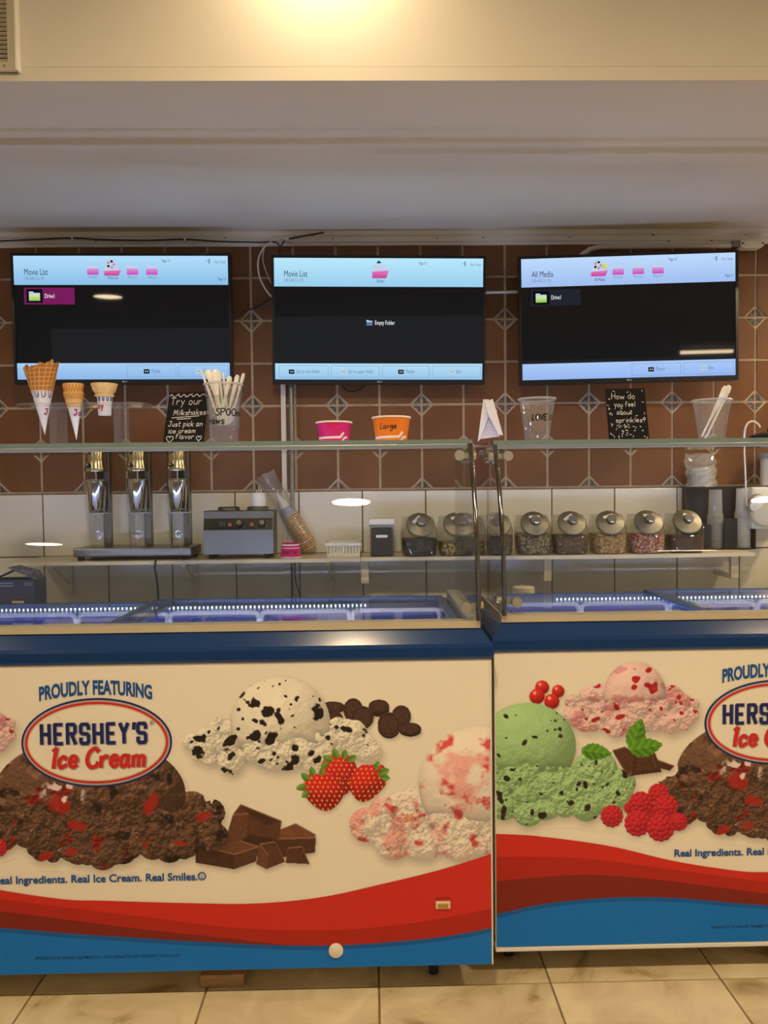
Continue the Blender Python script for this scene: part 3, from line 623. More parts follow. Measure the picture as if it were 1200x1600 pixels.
def wrap_print(panel, F, half):
    clip = (-half+.003, half-.003)
    for k, (nm, A) in enumerate(ARTS.items()):
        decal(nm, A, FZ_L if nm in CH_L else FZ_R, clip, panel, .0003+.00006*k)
    h = half-.002; zb = .0785
    band(fD2, fRT, h, -.0015).build('printed_red_wave', RED, panel, True); band(fD1, fD2, h, -.0015).build('printed_red_fold', RED2, panel, True)
    band(fBT, fD1, h, -.0015).build('printed_deep_fold', RED3, panel, True); band(lambda u: zb, fBT, h, -.0015).build('printed_blue_band', CYAN, panel, True)
    band(lambda u: fBT(u)-.010, fBT, h, -.0016).build('printed_blue_shade', CYAND, panel, True)
    cz = .607
    for i, (rx, ry, m, nm) in enumerate([(.1685, .1015, NAVY, 'badge_rim'), (.1640, .0970, PGREY, 'badge_grey'), (.1600, .0930, REDI, 'badge_red'), (.1545, .0875, TAN, 'badge_tan'), (.1515, .0845, SHEET, 'badge_field')]):
        ell(rx, ry, cz, -.0016-.0002*i).build(nm, m, panel, True)
    # arched line over the badge
    t = text2d('PROUDLY FEATURING', .0435, .70, .036, 'CENTER'); sc = .252/t[2]
    b = MB(); flat(b, t, lambda u, v: (u*sc, -.0016, .7175-.80*(u*sc)**2*1.05+v)); b.build('printed_heading', INKB, panel, True)
    # name on the badge
    ls, w = block2d("HERSHEY'S", .043); k = .232/w
    for wd, m, nm, yy, dx, dz in ((.0105, PGREY, 'printed_name_edge', -.00265, .0010, -.0010), (.0080, NAVY, 'printed_name', -.0036, 0, 0)):
        b = MB(); flat(b, ribbon([[(x*k-.116, z) for x, z in l] for l in ls], wd), lambda u, v: (u-.006+dx, yy, .607+v+dz)); b.build(nm, m, panel, True)
    t = text2d('\u00ae', .014, 1, .01); b = MB(); flat(b, t, lambda u, v: (.119+u, -.0026, .645+v)); b.build('printed_mark', NAVY, panel, True)
    ls, w = hand2d('Ice Cream', .044, .10, .05, 3); k = .208/w
    for wd, m, nm, yy, dx in ((.0125, PGREY, 'printed_script_edge', -.00265, .001), (.0088, REDI, 'printed_script', -.0036, 0)):
        b = MB(); flat(b, ribbon([[(x*k-.104, z*.95) for x, z in l] for l in ls], wd), lambda u, v: (u+dx, yy, .553+v-dx)); b.build(nm, m, panel, True)
    t = text2d('Real Ingredients. Real Ice Cream. Real Smiles.\u00ae', .0245, 1.0, .026, 'CENTER'); sc = .478/t[2]
    b = MB(); flat(b, t, lambda u, v: (u*sc, -.0016, .288+v)); b.build('printed_tagline', INKB, panel, True)
    t = text2d("\u00a9PRODUCTS OF HERSHEY CREAMERY CO. -- NOT AFFILIATED WITH HERSHEY'S CHOCOLATE", .0095, .8, .006, 'CENTER'); sc = .325/t[2]
    b = MB(); flat(b, t, lambda u, v: (.012+u*sc, -.0018, .1115+v)); b.build('printed_small_line', INKD, panel, True)

def freezer(F, label, racks, lidx, left):
    xc, yf, H = F['xc'], F['yf'], F['half']; DP = .70
    t = thing('ice_cream_freezer', (xc, yf, 0), label, 'freezer', None)
    L = lambda b, n, m, p=t: b.build(n, m, p, True)
    body = MB()
    body.box(-H+.004, H-.004, .0045, .045, .08, .785); body.box(-H+.004, H-.004, .57, DP, .08, .805)
    body.box(-H+.004, -H+.05, .0455, .5695, .08, .785); body.box(H-.05, H-.004, .0455, .5695, .08, .785); body.box(-H+.0505, H-.0505, .0455, .5695, .08, .15)
    L(body, 'body', mat('cabinet_white', C(222, 216, 202), .4))
    panel = L(MB().box(-H, H, 0, .004, .077, .783, ch=.0012), 'front_panel', SHEET); wrap_print(panel, F, H)
    if left: L(MB().box(H-.0028, H+.0005, -.0022, .003, .078, .782), 'corner_edge', WHITE)
    else:
        L(MB().box(-H-.001, H+.001, -.004, .03, .067, .0765, ch=.002), 'bottom_trim', WHITE)
    # blue rim: one profile swept round the opening
    pr = [(-.001, .7835), (-.0045, .785), (-.0055, .790), (-.0055, .811), (-.002, .819), (.017, .8475), (.022, .850), (.056, .850), (.059, .846), (.059, .79)]
    RD = .585; rim = MB(); vs = []
    rear = lambda z: .80+(z-.80)*.78 if z > .80 else z
    for i, z in pr: vs += [(-H+i, i, z), (H-i, i, z), (H-i, RD-i*.55, rear(z)), (-H+i, RD-i*.55, rear(z))]
    n = len(pr); rim.add(vs, [(q*4+a, q*4+(a+1) % 4, q*4+4+(a+1) % 4, q*4+4+a) for q in range(n-1) for a in range(4)]); L(rim, 'blue_rim', BLUE)
    st = MB(); st.box(-H+.021, H-.021, .016, .044, .8505, .868, ch=.0012); L(st, 'counter_strip', STRIP)
    for sx in (-1, 1): L(MB().box(min(sx*(H-.021), sx*(H-.047)), max(sx*(H-.021), sx*(H-.047)), .0445, .53, .842, .868, ch=.0012), 'side_strip', mat('side_strip_grey', C(150, 144, 128), .45))
    # inside
    z0 = .774
    L(MB().box(-H+.055, H-.055, .545, .568, .60, .8312), 'inner_back', LINERB)
    L(MB().box(-H+.051, H-.051, .048, .5445, z0-.02, z0), 'tub_tray', LINER)
    for sx in (-1, 1): L(MB().box(min(sx*(H-.052), sx*(H-.066)), max(sx*(H-.052), sx*(H-.066)), .047, .544, z0+.001, .80), 'inner_side', LINERB)
    led = MB(); led.box(-H+.10, H-.10, .537, .5445, .817, .8305); bar = L(led, 'led_rail', ALU)
    le = MB(); nl = int((2*H-.55)/.0125)
    for i in range(nl): x = -H+.28+.0125*i; le.box(x-.0019, x+.0019, .5355, .5368, .8205, .8275)
    L(le, 'led_lights', LEDM, bar)
    L(MB().box(-H+.10, H-.10, .0595, .066, .806, .814), 'front_light_bar', FILLBAR)  # unseen glowing bar added under the front strip to brighten the interior
    for a, b in racks:
        r = .016; z1, zz = .8225, .7750; pts = []
        for cx, cz, a0 in ((b-r, z1-r, 0), (a+r, z1-r, 90), (a+r, zz+r, 180), (b-r, zz+r, 270)):
            for k in range(5): an = R(a0+k*22.5); pts.append((cx+r*math.cos(an), .455, cz+r*math.sin(an)))
        m = MB().tube(pts, .0065, 8, closed=True); m.box(a+.01, b-.01, .450, .460, zz+.012, zz+.020); L(m, 'rack_frame', LINER)
    # sliding lids
    for (a, b, z, nm) in ((-H+.06, lidx+.03, .8395, 0), (lidx-.03, H-.06, .8475, 1)):
        y0, y1 = .05, .548; zr = z-.004
        g = MB().add([(a, y0, z), (b, y0, z), (b, y1, zr), (a, y1, zr), (a, y0, z+.004), (b, y0, z+.004), (b, y1, zr+.004), (a, y1, zr+.004)], [(0, 1, 2, 3), (4, 7, 6, 5), (0, 4, 5, 1), (1, 5, 6, 2), (2, 6, 7, 3), (3, 7, 4, 0)])
        lid = L(g, 'glass_lid', LID)
        f = MB(); wd = .020
        for (p, q, s, e) in ((a, a+wd, y0, y1), (b-wd, b, y0, y1), (a, b, y1-.016, y1)):
            h0, h1 = z-.004*(s-y0)/(y1-y0), z-.004*(e-y0)/(y1-y0)
            f.add([(p, s, h0-.003), (q, s, h0-.003), (q, e, h1-.003), (p, e, h1-.003), (p, s, h0+.0055), (q, s, h0+.0055), (q, e, h1+.0055), (p, e, h1+.0055)], [(0, 1, 2, 3), (4, 7, 6, 5), (0, 4, 5, 1), (1, 5, 6, 2), (2, 6, 7, 3), (3, 7, 4, 0)])
        L(f, 'lid_frame', mat('lid_frame_blue', C(62, 88, 130), .3, .3), lid)
    # glass guard
    gy = lambda z: .012+.12*max(0, (z-.90)/.37)**2
    zs = [.8685+(1.276-.8685)*i/22 for i in range(23)]; xa = H-.030
    g = MB(); nz = len(zs)
    cols = [-xa+2*xa*i/8 for i in range(9)]
    for o in (0, .006): g.add([(x, gy(z)+o, z) for x in cols for z in zs], [(a*nz+i, a*nz+i+1, (a+1)*nz+i+1, (a+1)*nz+i) for a in range(8) for i in range(nz-1)], True)
    for x in (-xa, xa): g.add([(x, gy(z)+o, z) for o in (0, .006) for z in zs], [(i, i+1, nz+i+1, nz+i) for i in range(nz-1)])
    for z in (zs[0], zs[-1]): g.add([(-xa, gy(z), z), (xa, gy(z), z), (xa, gy(z)+.006, z), (-xa, gy(z)+.006, z)], [(0, 1, 2, 3)])
    L(g, 'front_glass', CLEAR)
    for sx in (-1, 1):
        x0, x1 = sorted((sx*(H-.0290), sx*(H-.0235)))
        pl = [(gy(z)+.007, z) for z in zs]+[(.455, 1.276), (.470, .8685)]; e = MB().prism(pl, x0, x1, 'yz'); L(e, 'end_glass', CLEAR)
        L(MB().tube([(sx*(H-.0265), gy(z)-.002, z) for z in zs], .0055, 10), 'edge_tube', mat('tube_chrome', C(120, 119, 116), .12, 1))
    L(MB().box(-H+.022, H-.022, gy(1.276)-.006, .57, 1.2765, 1.2865), 'top_glass', CLEAR)
    ge = glass('green_glass_edge', (.55, .68, .62), 1.45, .02, .45, (.50, .62, .56))
    L(MB().box(-H+.022, H-.022, gy(1.276)-.0080, gy(1.276)-.0062, 1.2765, 1.2865), 'top_glass_edge', ge)
    L(MB().box(-H+.032, H-.032, gy(1.276)+.008, gy(1.276)+.022, 1.2665, 1.2762, ch=.001), 'top_rail', mat('rail_pale', C(188, 184, 170), .35, .4))
    for sx in (-1, 1):
        for z, dy in ((1.247, .0), (.900, 0)):
            y = gy(z); x = sx*(H-.055)
            c = MB().lathe([(.0125, -.005), (.0125, .007), (.0115, .0085), (.0, .0085)], 20, T(x, y-.005, z, R(90))); c.box(*sorted((x+sx*.008, sx*(H-.0300))), y+.007, y+.020, z-.006, z+.006)
            c.lathe([(.010, 0), (.010, .010), (.009, .011), (0, .011)], 16, T(sx*(H-.0230), y+.022, z, 0, R(90)*sx)); L(c, 'glass_clamp', mat('satin_nickel', C(206, 192, 160), .3, .85))
        for y, z in ((.17, 1.262), (.20, 1.238), (.30, 1.262)):
            c = MB().lathe([(.0085, 0), (.0085, .012), (.0075, .013), (0, .013)], 16, T(sx*(H-.0230), y, z, 0, R(90)*sx)); c.lathe([(.0085, 0), (.0085, .012), (0, .012)], 16, T(sx*(H-.0295), y, z, 0, -R(90)*sx)); L(c, 'glass_bolt', CHROME)
    # castors
    for x in (-H+.13, H-.13) if left else (-H+.046, H-.046):
        for y in (.095, .60):
            c = MB(); c.box(x-.022, x+.022, y-.03, y+.03, .070, .0795); c.box(x-.017, x-.013, y-.012, y+.014, .028, .071); c.box(x+.013, x+.017, y-.012, y+.014, .028, .071)
            k = L(c, 'castor', STEEL); w = MB().lathe([(.012, -.0105), (.029, -.0105), (.0315, -.006), (.0315, .006), (.029, .0105), (.012, .0105)], 24, T(x, y, .0315, 0, R(90))); L(w, 'wheel', RUBBER, k)
            L(MB().lathe([(.011, -.0112), (.011, .0112)], 16, T(x, y, .0315, 0, R(90))), 'wheel_hub', STEEL, k)
    return t
rl = [(.82-.258*(k+1)+.004, .82-.258*k-.004) for k in range(6)]
fz1 = freezer(FZ_L, 'wide ice cream freezer at left with cookie and strawberry scoops printed on its front', rl, .012, True)
fz2 = freezer(FZ_R, 'ice cream freezer at right with mint scoop and raspberries printed on its front', [(-.600+.262*k+.004, -.600+.262*(k+1)-.004) for k in range(4)], -.086, False)
# details that only the left freezer shows
p = atY(525, 1484, 1.72); b = MB().lathe([(.0165, -.002), (.0165, .0025), (.0135, .0045), (.0, .005)], 28, T(p.x, 1.7175, p.z, R(90))); b.build('drain_cap', mat('drain_cream', C(232, 224, 204), .4), fz1)
p = atY(692, 1413, 1.72); sw = MB().box(p.x-.0165, p.x+.0165, 1.7145, 1.7195, p.z-.0080, p.z+.0080, ch=.001).build('light_switch', mat('switch_ivory', C(226, 214, 180), .4), fz1)
MB().box(p.x-.0115, p.x+.0115, 1.7120, 1.7147, p.z-.0045, p.z+.0045, ch=.001).build('rocker', mat('switch_amber', C(176, 140, 50), .3), sw)
t = text2d('LIGHT SWITCH', .0075, .95, .01, 'CENTER'); b = MB(); flat(b, t, lambda u, v: (p.x+u*.034/t[2], 1.7180, p.z+.0125+v)); b.build('switch_lettering', INK, sw)
# tub lids and cardboard box on the rear ledges, block on the floor
RLZ = .8055
p = atY(818, 934, 2.43); lids = thing('stack_of_lids', (p.x, 2.43, RLZ), 'stack of cream plastic tub lids behind the right freezer', 'lids')
for k in range(6): MB().lathe([(.032, 0), (.0345, .001), (.0345, .0055), (.032, .007), (0, .007)], 28, T(p.x, 2.43, RLZ+.0005+.0074*k)).build('lid', mat('lid_cream', C(226, 212, 182), .4), lids)
a, b2 = atY(3, 943, 2.40), atY(71, 943, 2.40); bx = thing('cardboard_box', ((a.x+b2.x)/2, 2.38, RLZ), 'small dark blue cardboard box with open flaps behind the left freezer', 'box')
BOXM = noisy('dark_box_card', [(.3, C(48, 46, 66)), (.7, C(58, 55, 76))], 8, 4, .7)
zt = atY(38, 906, 2.33).z; y0, y1 = 2.325, 2.41
bb = MB(); bb.box(a.x, b2.x, y0, y0+.002, RLZ+.001, zt); bb.box(a.x, b2.x, y1-.002, y1, RLZ+.001, zt); bb.box(a.x, a.x+.002, y0+.0021, y1-.0021, RLZ+.001, zt); bb.box(b2.x-.002, b2.x, y0+.0021, y1-.0021, RLZ+.001, zt); bb.box(a.x+.0021, b2.x-.0021, y0+.0021, y1-.0021, RLZ+.001, RLZ+.003); bb.build('carton', BOXM, bx)
xm = (a.x+b2.x)/2
MB().prism([(a.x, zt), (a.x+.002, zt+.001), (xm+.004, zt+.030), (xm+.001, zt+.032)], y0+.01, y1-.01).build('flap', BOXM, bx)
MB().prism([(b2.x, zt), (b2.x-.002, zt), (xm-.012, zt+.036), (xm-.009, zt+.039), (b2.x-.012, zt+.022)], y0+.006, y1-.012).build('flap', noisy('dark_box_flap', [(.45, C(66, 62, 72)), (.6, C(120, 112, 110))], 60, 3, .7), bx)
lb = MB(); pl = atY(28, 937, y0)
lb.box(pl.x-.018, pl.x+.018, y0-.0006, y0-.0001, RLZ+.004, RLZ+.036); lb.build('paper_label', mat('label_tan', C(196, 184, 150), .8), bx)
ls = MB()
for k in range(2):
    for q in range(9): ls.box(a.x+.012+q*.0068, a.x+.012+q*.0068+.0045, y0-.0005, y0-.0001, zt-.011-.008*k, zt-.0075-.008*k)
for k in range(2): ls.box(b2.x-.03, b2.x-.005, y0-.0005, y0-.0001, zt-.010-.006*k, zt-.0085-.006*k)
ls.build('printed_lines', mat('box_print', C(168, 164, 170), .7), bx)
pa, pb = atZ(318, 1528, 0), atZ(385, 1527, 0)
wb = MB().box(pa.x, pb.x, 1.775, 1.83, 0.0005, .030, ch=.002)
single(wb, 'wooden_block', noisy('block_wood', [(.3, C(150, 118, 78)), (.7, C(176, 142, 98))], 20, 5, .7, stretch=(1, 8, 8)), ((pa.x+pb.x)/2, 1.8025, .0005), 'small beige wooden block on the floor under the left freezer', 'block')

# ------------------------------------------------------------------ televisions
SCR = mat('screen_black', C(7, 8, 10), .025, 0, .35, emit=(.55, .65, .8), estr=.006); BEZ = mat('bezel_black', C(16, 15, 15), .25)
def skymat(name, c0, c1, s):
    """lit band of the screen, a soft vertical gradient as the menu shows"""
    m = emis(name, c0, s); tc = nd(m, 'ShaderNodeTexCoord'); sp = nd(m, 'ShaderNodeSeparateXYZ'); rp = nd(m, 'ShaderNodeValToRGB'); lk(m, tc.outputs['Generated'], sp.inputs[0]); lk(m, sp.outputs['Z'], rp.inputs[0])
    rp.color_ramp.elements[0].color = (*c1, 1); rp.color_ramp.elements[1].color = (*c0, 1); lk(m, rp.outputs[0], m.node_tree.nodes['Emission'].inputs[0]); return m
TXD = emis('screen_text_dark', C(34, 48, 66), 1); TXG = emis('screen_text_grey', C(104, 132, 160), 1); TXW = emis('screen_text_white', C(236, 240, 246), 1)
PK = skymat('icon_pink', C(206, 150, 214), C(206, 60, 190), 1.0); PK2 = skymat('icon_rose', C(232, 120, 190), C(196, 60, 150), 1.0); ICB = emis('icon_pale', C(196, 208, 232), 1); GRN = skymat('icon_green', C(214, 232, 170), C(140, 200, 60), 1); SIL = emis('icon_silver', C(190, 210, 222), 1)
MAG = emis('menu_magenta', C(120, 28, 92), 1); SLATE = emis('menu_slate', C(34, 36, 46), 1); ICK = emis('icon_black', C(12, 14, 20), 1); BTN = emis('button_line', C(128, 162, 198), 1); FOLD = emis('icon_folder_blue', C(96, 124, 168), 1); YEL = emis('icon_yellow', C(232, 220, 70), 1)
TW, TH = .730, .4326
def television(cx, cy, Y, tilt, yaw, roll, label, hdr, ftr, kind):
    c = atY(cx, cy, Y); t = thing('television', c, label, 'television', 'wall televisions')
    t.rotation_mode = 'XYZ'
    L = lambda b, n, m, p=t: b.build(n, m, p, True)
    # front face at y=0, u and v are fractions of the set from its top left corner
    X = lambda u: (u-.5)*TW; Zv = lambda v: (.5-v)*TH
    b = MB(); b.box(-TW/2, TW/2, .003, .030, -TH/2, TH/2, ch=.003); b.box(-.22, .22, .0305, .060, -.17, .05, ch=.006); L(b, 'housing', BLACK)
    f = MB(); e = .009; eb = .0155
    for q in ((-TW/2, -TW/2+e, -TH/2, TH/2), (TW/2-e, TW/2, -TH/2, TH/2), (-TW/2+e, TW/2-e, TH/2-e, TH/2), (-TW/2+e, TW/2-e, -TH/2, -TH/2+eb)): f.box(q[0], q[1], -.004, .0029, q[2], q[3])
    L(f, 'bezel', BEZ)
    s = L(MB().box(X(.0125), X(.9875), -.0005, .0028, Zv(.964), Zv(.021)), 'screen', SCR)
    bx = lambda u0, u1, v0, v1, nm, m, k=1: L(MB().box(X(u0), X(u1), -.0006-.0004*k, -.0005, Zv(v1), Zv(v0)), nm, m, s)
    def tx(u, v, h, st, m, al='LEFT', xs=.62, bold=.0, k=2):
        g = text2d(st, h*TH*1.38, xs, bold, al); b = MB(); flat(b, g, lambda a, z: (X(u)+a, -.0006-.0004*k, Zv(v)+z)); return L(b, 'screen_lettering', m, s)
    bx(.0125, .9875, .021, .240, 'screen_header', hdr); bx(.0125, .9875, .838, .964, 'screen_footer', ftr)
    def folder(u, v, w, h, m, nm='folder_icon'):
        a, b_, z0, z1 = X(u-w/2), X(u+w/2), Zv(v+h/2), Zv(v-h/2); zz = z0+(z1-z0)*.86
        L(MB().prism([(a, z0+(z1-z0)*.5), (b_, z0+(z1-z0)*.5), (b_, zz), (a+(b_-a)*.45, zz), (a+(b_-a)*.38, z1), (a, z1)], -.0015, -.0011), nm, ICB if m is not GRN else SIL, s)
        L(MB().prism([(a, z0), (b_, z0), (b_, z0+(z1-z0)*.66), (a, z0+(z1-z0)*.66)], -.0019, -.0016), nm, m, s)
    def openf(u, v, w, h, m):
        a, b_, z0, z1 = X(u-w/2), X(u+w/2), Zv(v+h/2), Zv(v-h/2); L(MB().prism([(a, z0), (b_-(b_-a)*.14, z0), (b_-(b_-a)*.14, z1), (a, z1)], -.0015, -.0011), 'folder_icon', ICB, s)
        L(MB().prism([(a, z0), (b_-(b_-a)*.16, z0), (b_, z0+(z1-z0)*.6), (a, z0+(z1-z0)*.5)], -.0019, -.0016), 'folder_icon', m, s)
    tx(.06, .165, .050, 'All Media' if kind == 2 else 'Movie List', TXD, xs=.64, bold=0)
    tx(.06, .202, .024, 'USB USB 3.2.1 FD', TXG); tx(.688, .068, .022, 'Page 1/1', TXD); tx(.977, .075, .020, 'Page Change', TXG, 'RIGHT')
    for q in range(3): bx(.898, .906, .044+q*.012, .053+q*.012, 'page_icon', TXG, 2)
    bx(.888, .894, .056, .060, 'page_icon', TXG, 2)
    if kind == 1:
        openf(.508, .125, .078, .10, PK2); L(MB().prism([(X(.488), Zv(.06)), (X(.512), Zv(.06)), (X(.500), Zv(.036))], -.0015, -.0011), 'arrow_icon', TXD, s); tx(.508, .208, .026, 'Drive1', TXD, 'CENTER')
        folder(.456, .52, .028, .042, FOLD); tx(.482, .535, .034, 'Empty Folder', TXW, bold=.003)
        cells = [(.03, .262, 'Go to root folder', ICK), (.275, .502, 'Go to upper folder', SIL), (.515, .738, 'Playlist', ICK), (.752, .980, 'Exit', SIL)]
    else:
        names = ('All Media', 'Movie List', 'Photo List', 'Music List'); us = (.372, .462, .552, .640) if kind == 0 else (.372, .457, .548, .638)
        for k, (u, nm) in enumerate(zip(us, names)):
            big = (kind == 0 and k == 1) or (kind == 2 and k == 0)
            if big:
                openf(u, .135, .078, .072, PK2)
                L(MB().lathe([(.017, -.0003), (.017, .0003)], 20, T(X(u-.008), -.0013, Zv(.085), R(90))), 'reel_icon', SIL, s)
                for q in range(5): L(MB().lathe([(.0042, -.0003), (.0042, .0003)], 10, T(X(u-.008)+.010*math.cos(q*1.256), -.0018, Zv(.085)+.010*math.sin(q*1.256), R(90))), 'reel_hole', ICK if q % 2 else PK, s)
                if kind == 2: L(MB().prism([(X(u), Zv(.11)), (X(u+.034), Zv(.108)), (X(u+.034), Zv(.075)), (X(u+.006), Zv(.07))], -.0016, -.0013), 'picture_icon', GRN, s); L(MB().prism([(X(u+.022), Zv(.105)), (X(u+.038), Zv(.108)), (X(u+.036), Zv(.085)), (X(u+.024), Zv(.082))], -.0020, -.0017), 'picture_icon', YEL, s)
                tx(u, .197 if kind == 0 else .208, .022 if kind == 0 else .026, nm, TXD, 'CENTER')
            else: folder(u, .128, .052, .072, PK); tx(u, .19, .020, nm, TXG, 'CENTER')
        tx(.977, .205, .022, 'Page 1/1', TXD, 'RIGHT')
        bx(.056, .285, .262, .388, 'menu_item', MAG if kind == 0 else SLATE); bx(.066, .140, .272, .376, 'menu_item_icon', ICK, 2); folder(.103, .326, .050, .07, GRN); tx(.150, .340, .034, 'Drive1', TXW, bold=.003)
        cells = [(.515, .740, 'Playlist', ICK), (.752, .980, 'Exit', SIL)]
    for u0, u1, st, ic in cells:
        fr = MB()
        for q in ((u0, u0+.002, .855, .948), (u1-.002, u1, .855, .948), (u0, u1, .855, .8585), (u0, u1, .9445, .948)): fr.box(X(q[0]), X(q[1]), -.0013, -.0010, Zv(q[3]), Zv(q[2]))
        L(fr, 'button_frame', BTN, s); um = u0+(u1-u0)*(.34 if len(st) < 9 else .20); bx(um, um+.026, .886, .920, 'button_icon', ic, 2)
        for q in (.007, .016): bx(um+q, um+q+.004, .898, .908, 'button_icon', TXW if ic is ICK else TXG, 3)
        tx(um+.036, .914, .030, st, TXG, bold=.002)
    g = text2d('LG', .0075, 1, .02, 'LEFT'); b = MB(); flat(b, g, lambda a, z: (.002+a, -.0043, -TH/2+.0055+z)); b.lathe([(.0032, -.0001), (.0032, .0001)], 12, T(-.0025, -.0042, -TH/2+.0082, R(90))); L(b, 'maker_mark', mat('mark_grey', C(170, 170, 170), .4), t)
    # wall bracket behind the set, reaching the wall whatever the tilt
    t.rotation_euler = (R(tilt), R(roll), R(yaw))
    br = MB().box(-.10, .10, .0605, WY-Y-.012, -.10, .06); L(br, 'wall_bracket', BLACK)
    return t
H0 = [skymat('header_a', C(178, 222, 250), C(140, 190, 232), 1.0), skymat('header_b', C(186, 232, 252), C(152, 206, 238), 1.0), skymat('header_c', C(190, 218, 252), C(160, 190, 240), 1.0)]
F0 = [skymat('footer_a', C(166, 206, 244), C(140, 184, 232), 1.0), skymat('footer_b', C(180, 222, 246), C(152, 198, 236), 1.0), skymat('footer_c', C(172, 202, 248), C(150, 184, 242), 1.0)]
television(191.5, 498.5, 2.615, 2.0, 0, .35, 'left television showing Movie List with a magenta Drive1 tile', H0[0], F0[0], 0)
television(592, 500.5, 2.650, 2.6, 0, .55, 'middle television showing Movie List and the words Empty Folder', H0[1], F0[1], 1)
television(981, 497, 2.600, 0.1, -3.6, -.45, 'right television showing All Media with a dark Drive1 tile', H0[2], F0[2], 2)

# ------------------------------------------------------------------ cables, conduits
def cable(name, px, Y, r, m, label, cat='cable', n=8):
    pts = [atY(x, y, yy if isinstance(yy, (int, float)) else Y) for (x, y, *q) in px for yy in [(q[0] if q else Y)]]
    pts = spline([tuple(p) for p in pts], n); b = MB().tube(pts, r, 8); return single(b, name, m, pts[0], label, cat)
TY = WY-.0265
cable('black_cable', [(-40, 377), (0, 376.5), (60, 374), (112, 372), (160, 374.5), (230, 375.5), (288, 374), (340, 377), (400, 378.5), (428, 378), (436, 384, 2.71), (437, 396, 2.70), (437, 404, 2.69)], TY, .0026, BLACK, 'black cable running along the white moulding above the left television')
for x, y in ((113, 372), (289, 374)):
    p = atY(x, y, TY-.001); single(MB().box(p.x-.003, p.x+.003, p.y-.0035, p.y+.004, p.z-.007, p.z+.005, ch=.001), 'cable_clip', WHITE, (p.x, p.y, p.z), 'small white cable clip on the moulding, %s' % ('nearest the left edge' if x < 200 else 'nearer the middle television'), 'clip')
cable('black_cable', [(437.5, 390, 2.69), (440, 383, 2.71), (447, 375, TY), (470, 369.5, TY), (490, 366, TY), (506, 363.5, TY)], TY, .0027, BLACK, 'short black cable rising from the middle television to the soffit')
p = atY(448, 374, TY); single(MB().box(-.008, .008, -.005, .003, -.004, .004, M=T(p.x, p.y, p.z, 0, R(-25)), ch=.0015), 'cable_connector', WHITE, (p.x, p.y, p.z), 'white cable connector on the moulding above the middle television', 'connector')
CABW = mat('cable_white', C(226, 218, 202), .5)
cable('white_cable', [(440, 384, TY), (426, 381, TY), (415, 384, 2.722), (406, 398, 2.715), (403, 414, 2.71), (406, 434, 2.71), (415, 452, 2.71), (425, 464, 2.71), (434, 468, 2.71)], TY, .0030, CABW, 'thick pale cable looping down beside the middle television')
cable('white_cable', [(500, 366, TY), (470, 380, TY), (440, 372, TY), (418, 381, TY-.002), (412, 392, 2.722), (411, 408, 2.72), (417, 428, 2.72), (424, 442, 2.72), (432, 452, 2.72)], TY, .0016, CABW, 'thin pale cable looping down beside the middle television')
cable('black_cable', [(352, 506, 2.70), (362, 500, 2.715), (378, 488, 2.725), (400, 480, 2.725), (424, 466, 2.72), (436, 460, 2.71)], 2.72, .0028, BLACK, 'black cable strung between left and middle televisions')
cable('black_cable', [(530, 585, 2.70), (536, 604, 2.715), (545, 611, 2.72), (556, 611, 2.72), (568, 604, 2.72), (576, 585, 2.70)], 2.72, .0026, BLACK, 'black cable drooping under the middle television')
CON = mat('conduit_metal', C(206, 200, 186), .35, .35)
cable('metal_conduit', [(896, 420, 2.715), (906, 402, 2.715), (918, 392, 2.715), (936, 386.5, 2.715), (980, 385.5, 2.715), (1060, 384.5, 2.715), (1146, 383.5, 2.715)], 2.715, .0088, CON, 'bent metal conduit above the right television', 'conduit', 6)
p = atY(1148, 384, 2.715); q = atY(1172, 382.5, 2.715)
jb = thing('junction_box', (q.x, WY-.015, q.z), 'pale oval junction box under the moulding at top right', 'junction box')
def stadium(w, h, n=10): return [((w/2-h/2)*(1 if abs(a) < 1.5708 else -1)+h/2*math.cos(a), h/2*math.sin(a)) for a in [(-math.pi/2+math.pi*i/n) for i in range(n+1)]+[(math.pi/2+math.pi*i/n) for i in range(n+1)]]
JBM = mat('junction_cream', C(214, 204, 178), .4)
MB().prism([(q.x+a, q.z+b) for a, b in stadium(.086, .030)], WY-.052, WY-.016).build('box_body', JBM, jb); MB().prism([(q.x+a, q.z+b) for a, b in stadium(.060, .017)], WY-.056, WY-.0525).build('cover_plate', JBM, jb)
for s in (-1, 1): MB().lathe([(.0028, -.001), (.0028, .002), (0, .0022)], 8, T(q.x+s*.036, WY-.0525, q.z, R(90))).build('screw', BLACKM, jb)
MB().box(q.x-.068, q.x-.0435, 2.700, 2.726, q.z-.011, q.z+.011, ch=.003).build('conduit_fitting', STEEL, jb)
a, b = atY(742, 457.5, 2.70), atY(822, 456, 2.70)
single(MB().tube([a, b], .0052, 10), 'metal_conduit', CON, tuple(a), 'straight metal conduit between middle and right televisions', 'conduit')
a, b = atY(442.5, 585, 2.742), atY(446.5, 869, 2.742)
single(MB().box(a.x-.0085, a.x+.0085, WY-.020, WY-.0045, b.z, a.z, M=None, ch=.001), 'cable_duct', CREAMP, (a.x, WY-.012, b.z), 'pale vertical cable duct below the middle television', 'cable duct')
a, b = atY(454.5, 585, 2.715), atY(457, 793, 2.715)
single(MB().tube([a, b], .0082, 12), 'steel_pipe', mat('pipe_steel', C(176, 180, 180), .22, .9), tuple(b), 'steel pipe standing beside the pale duct under the middle television', 'pipe')
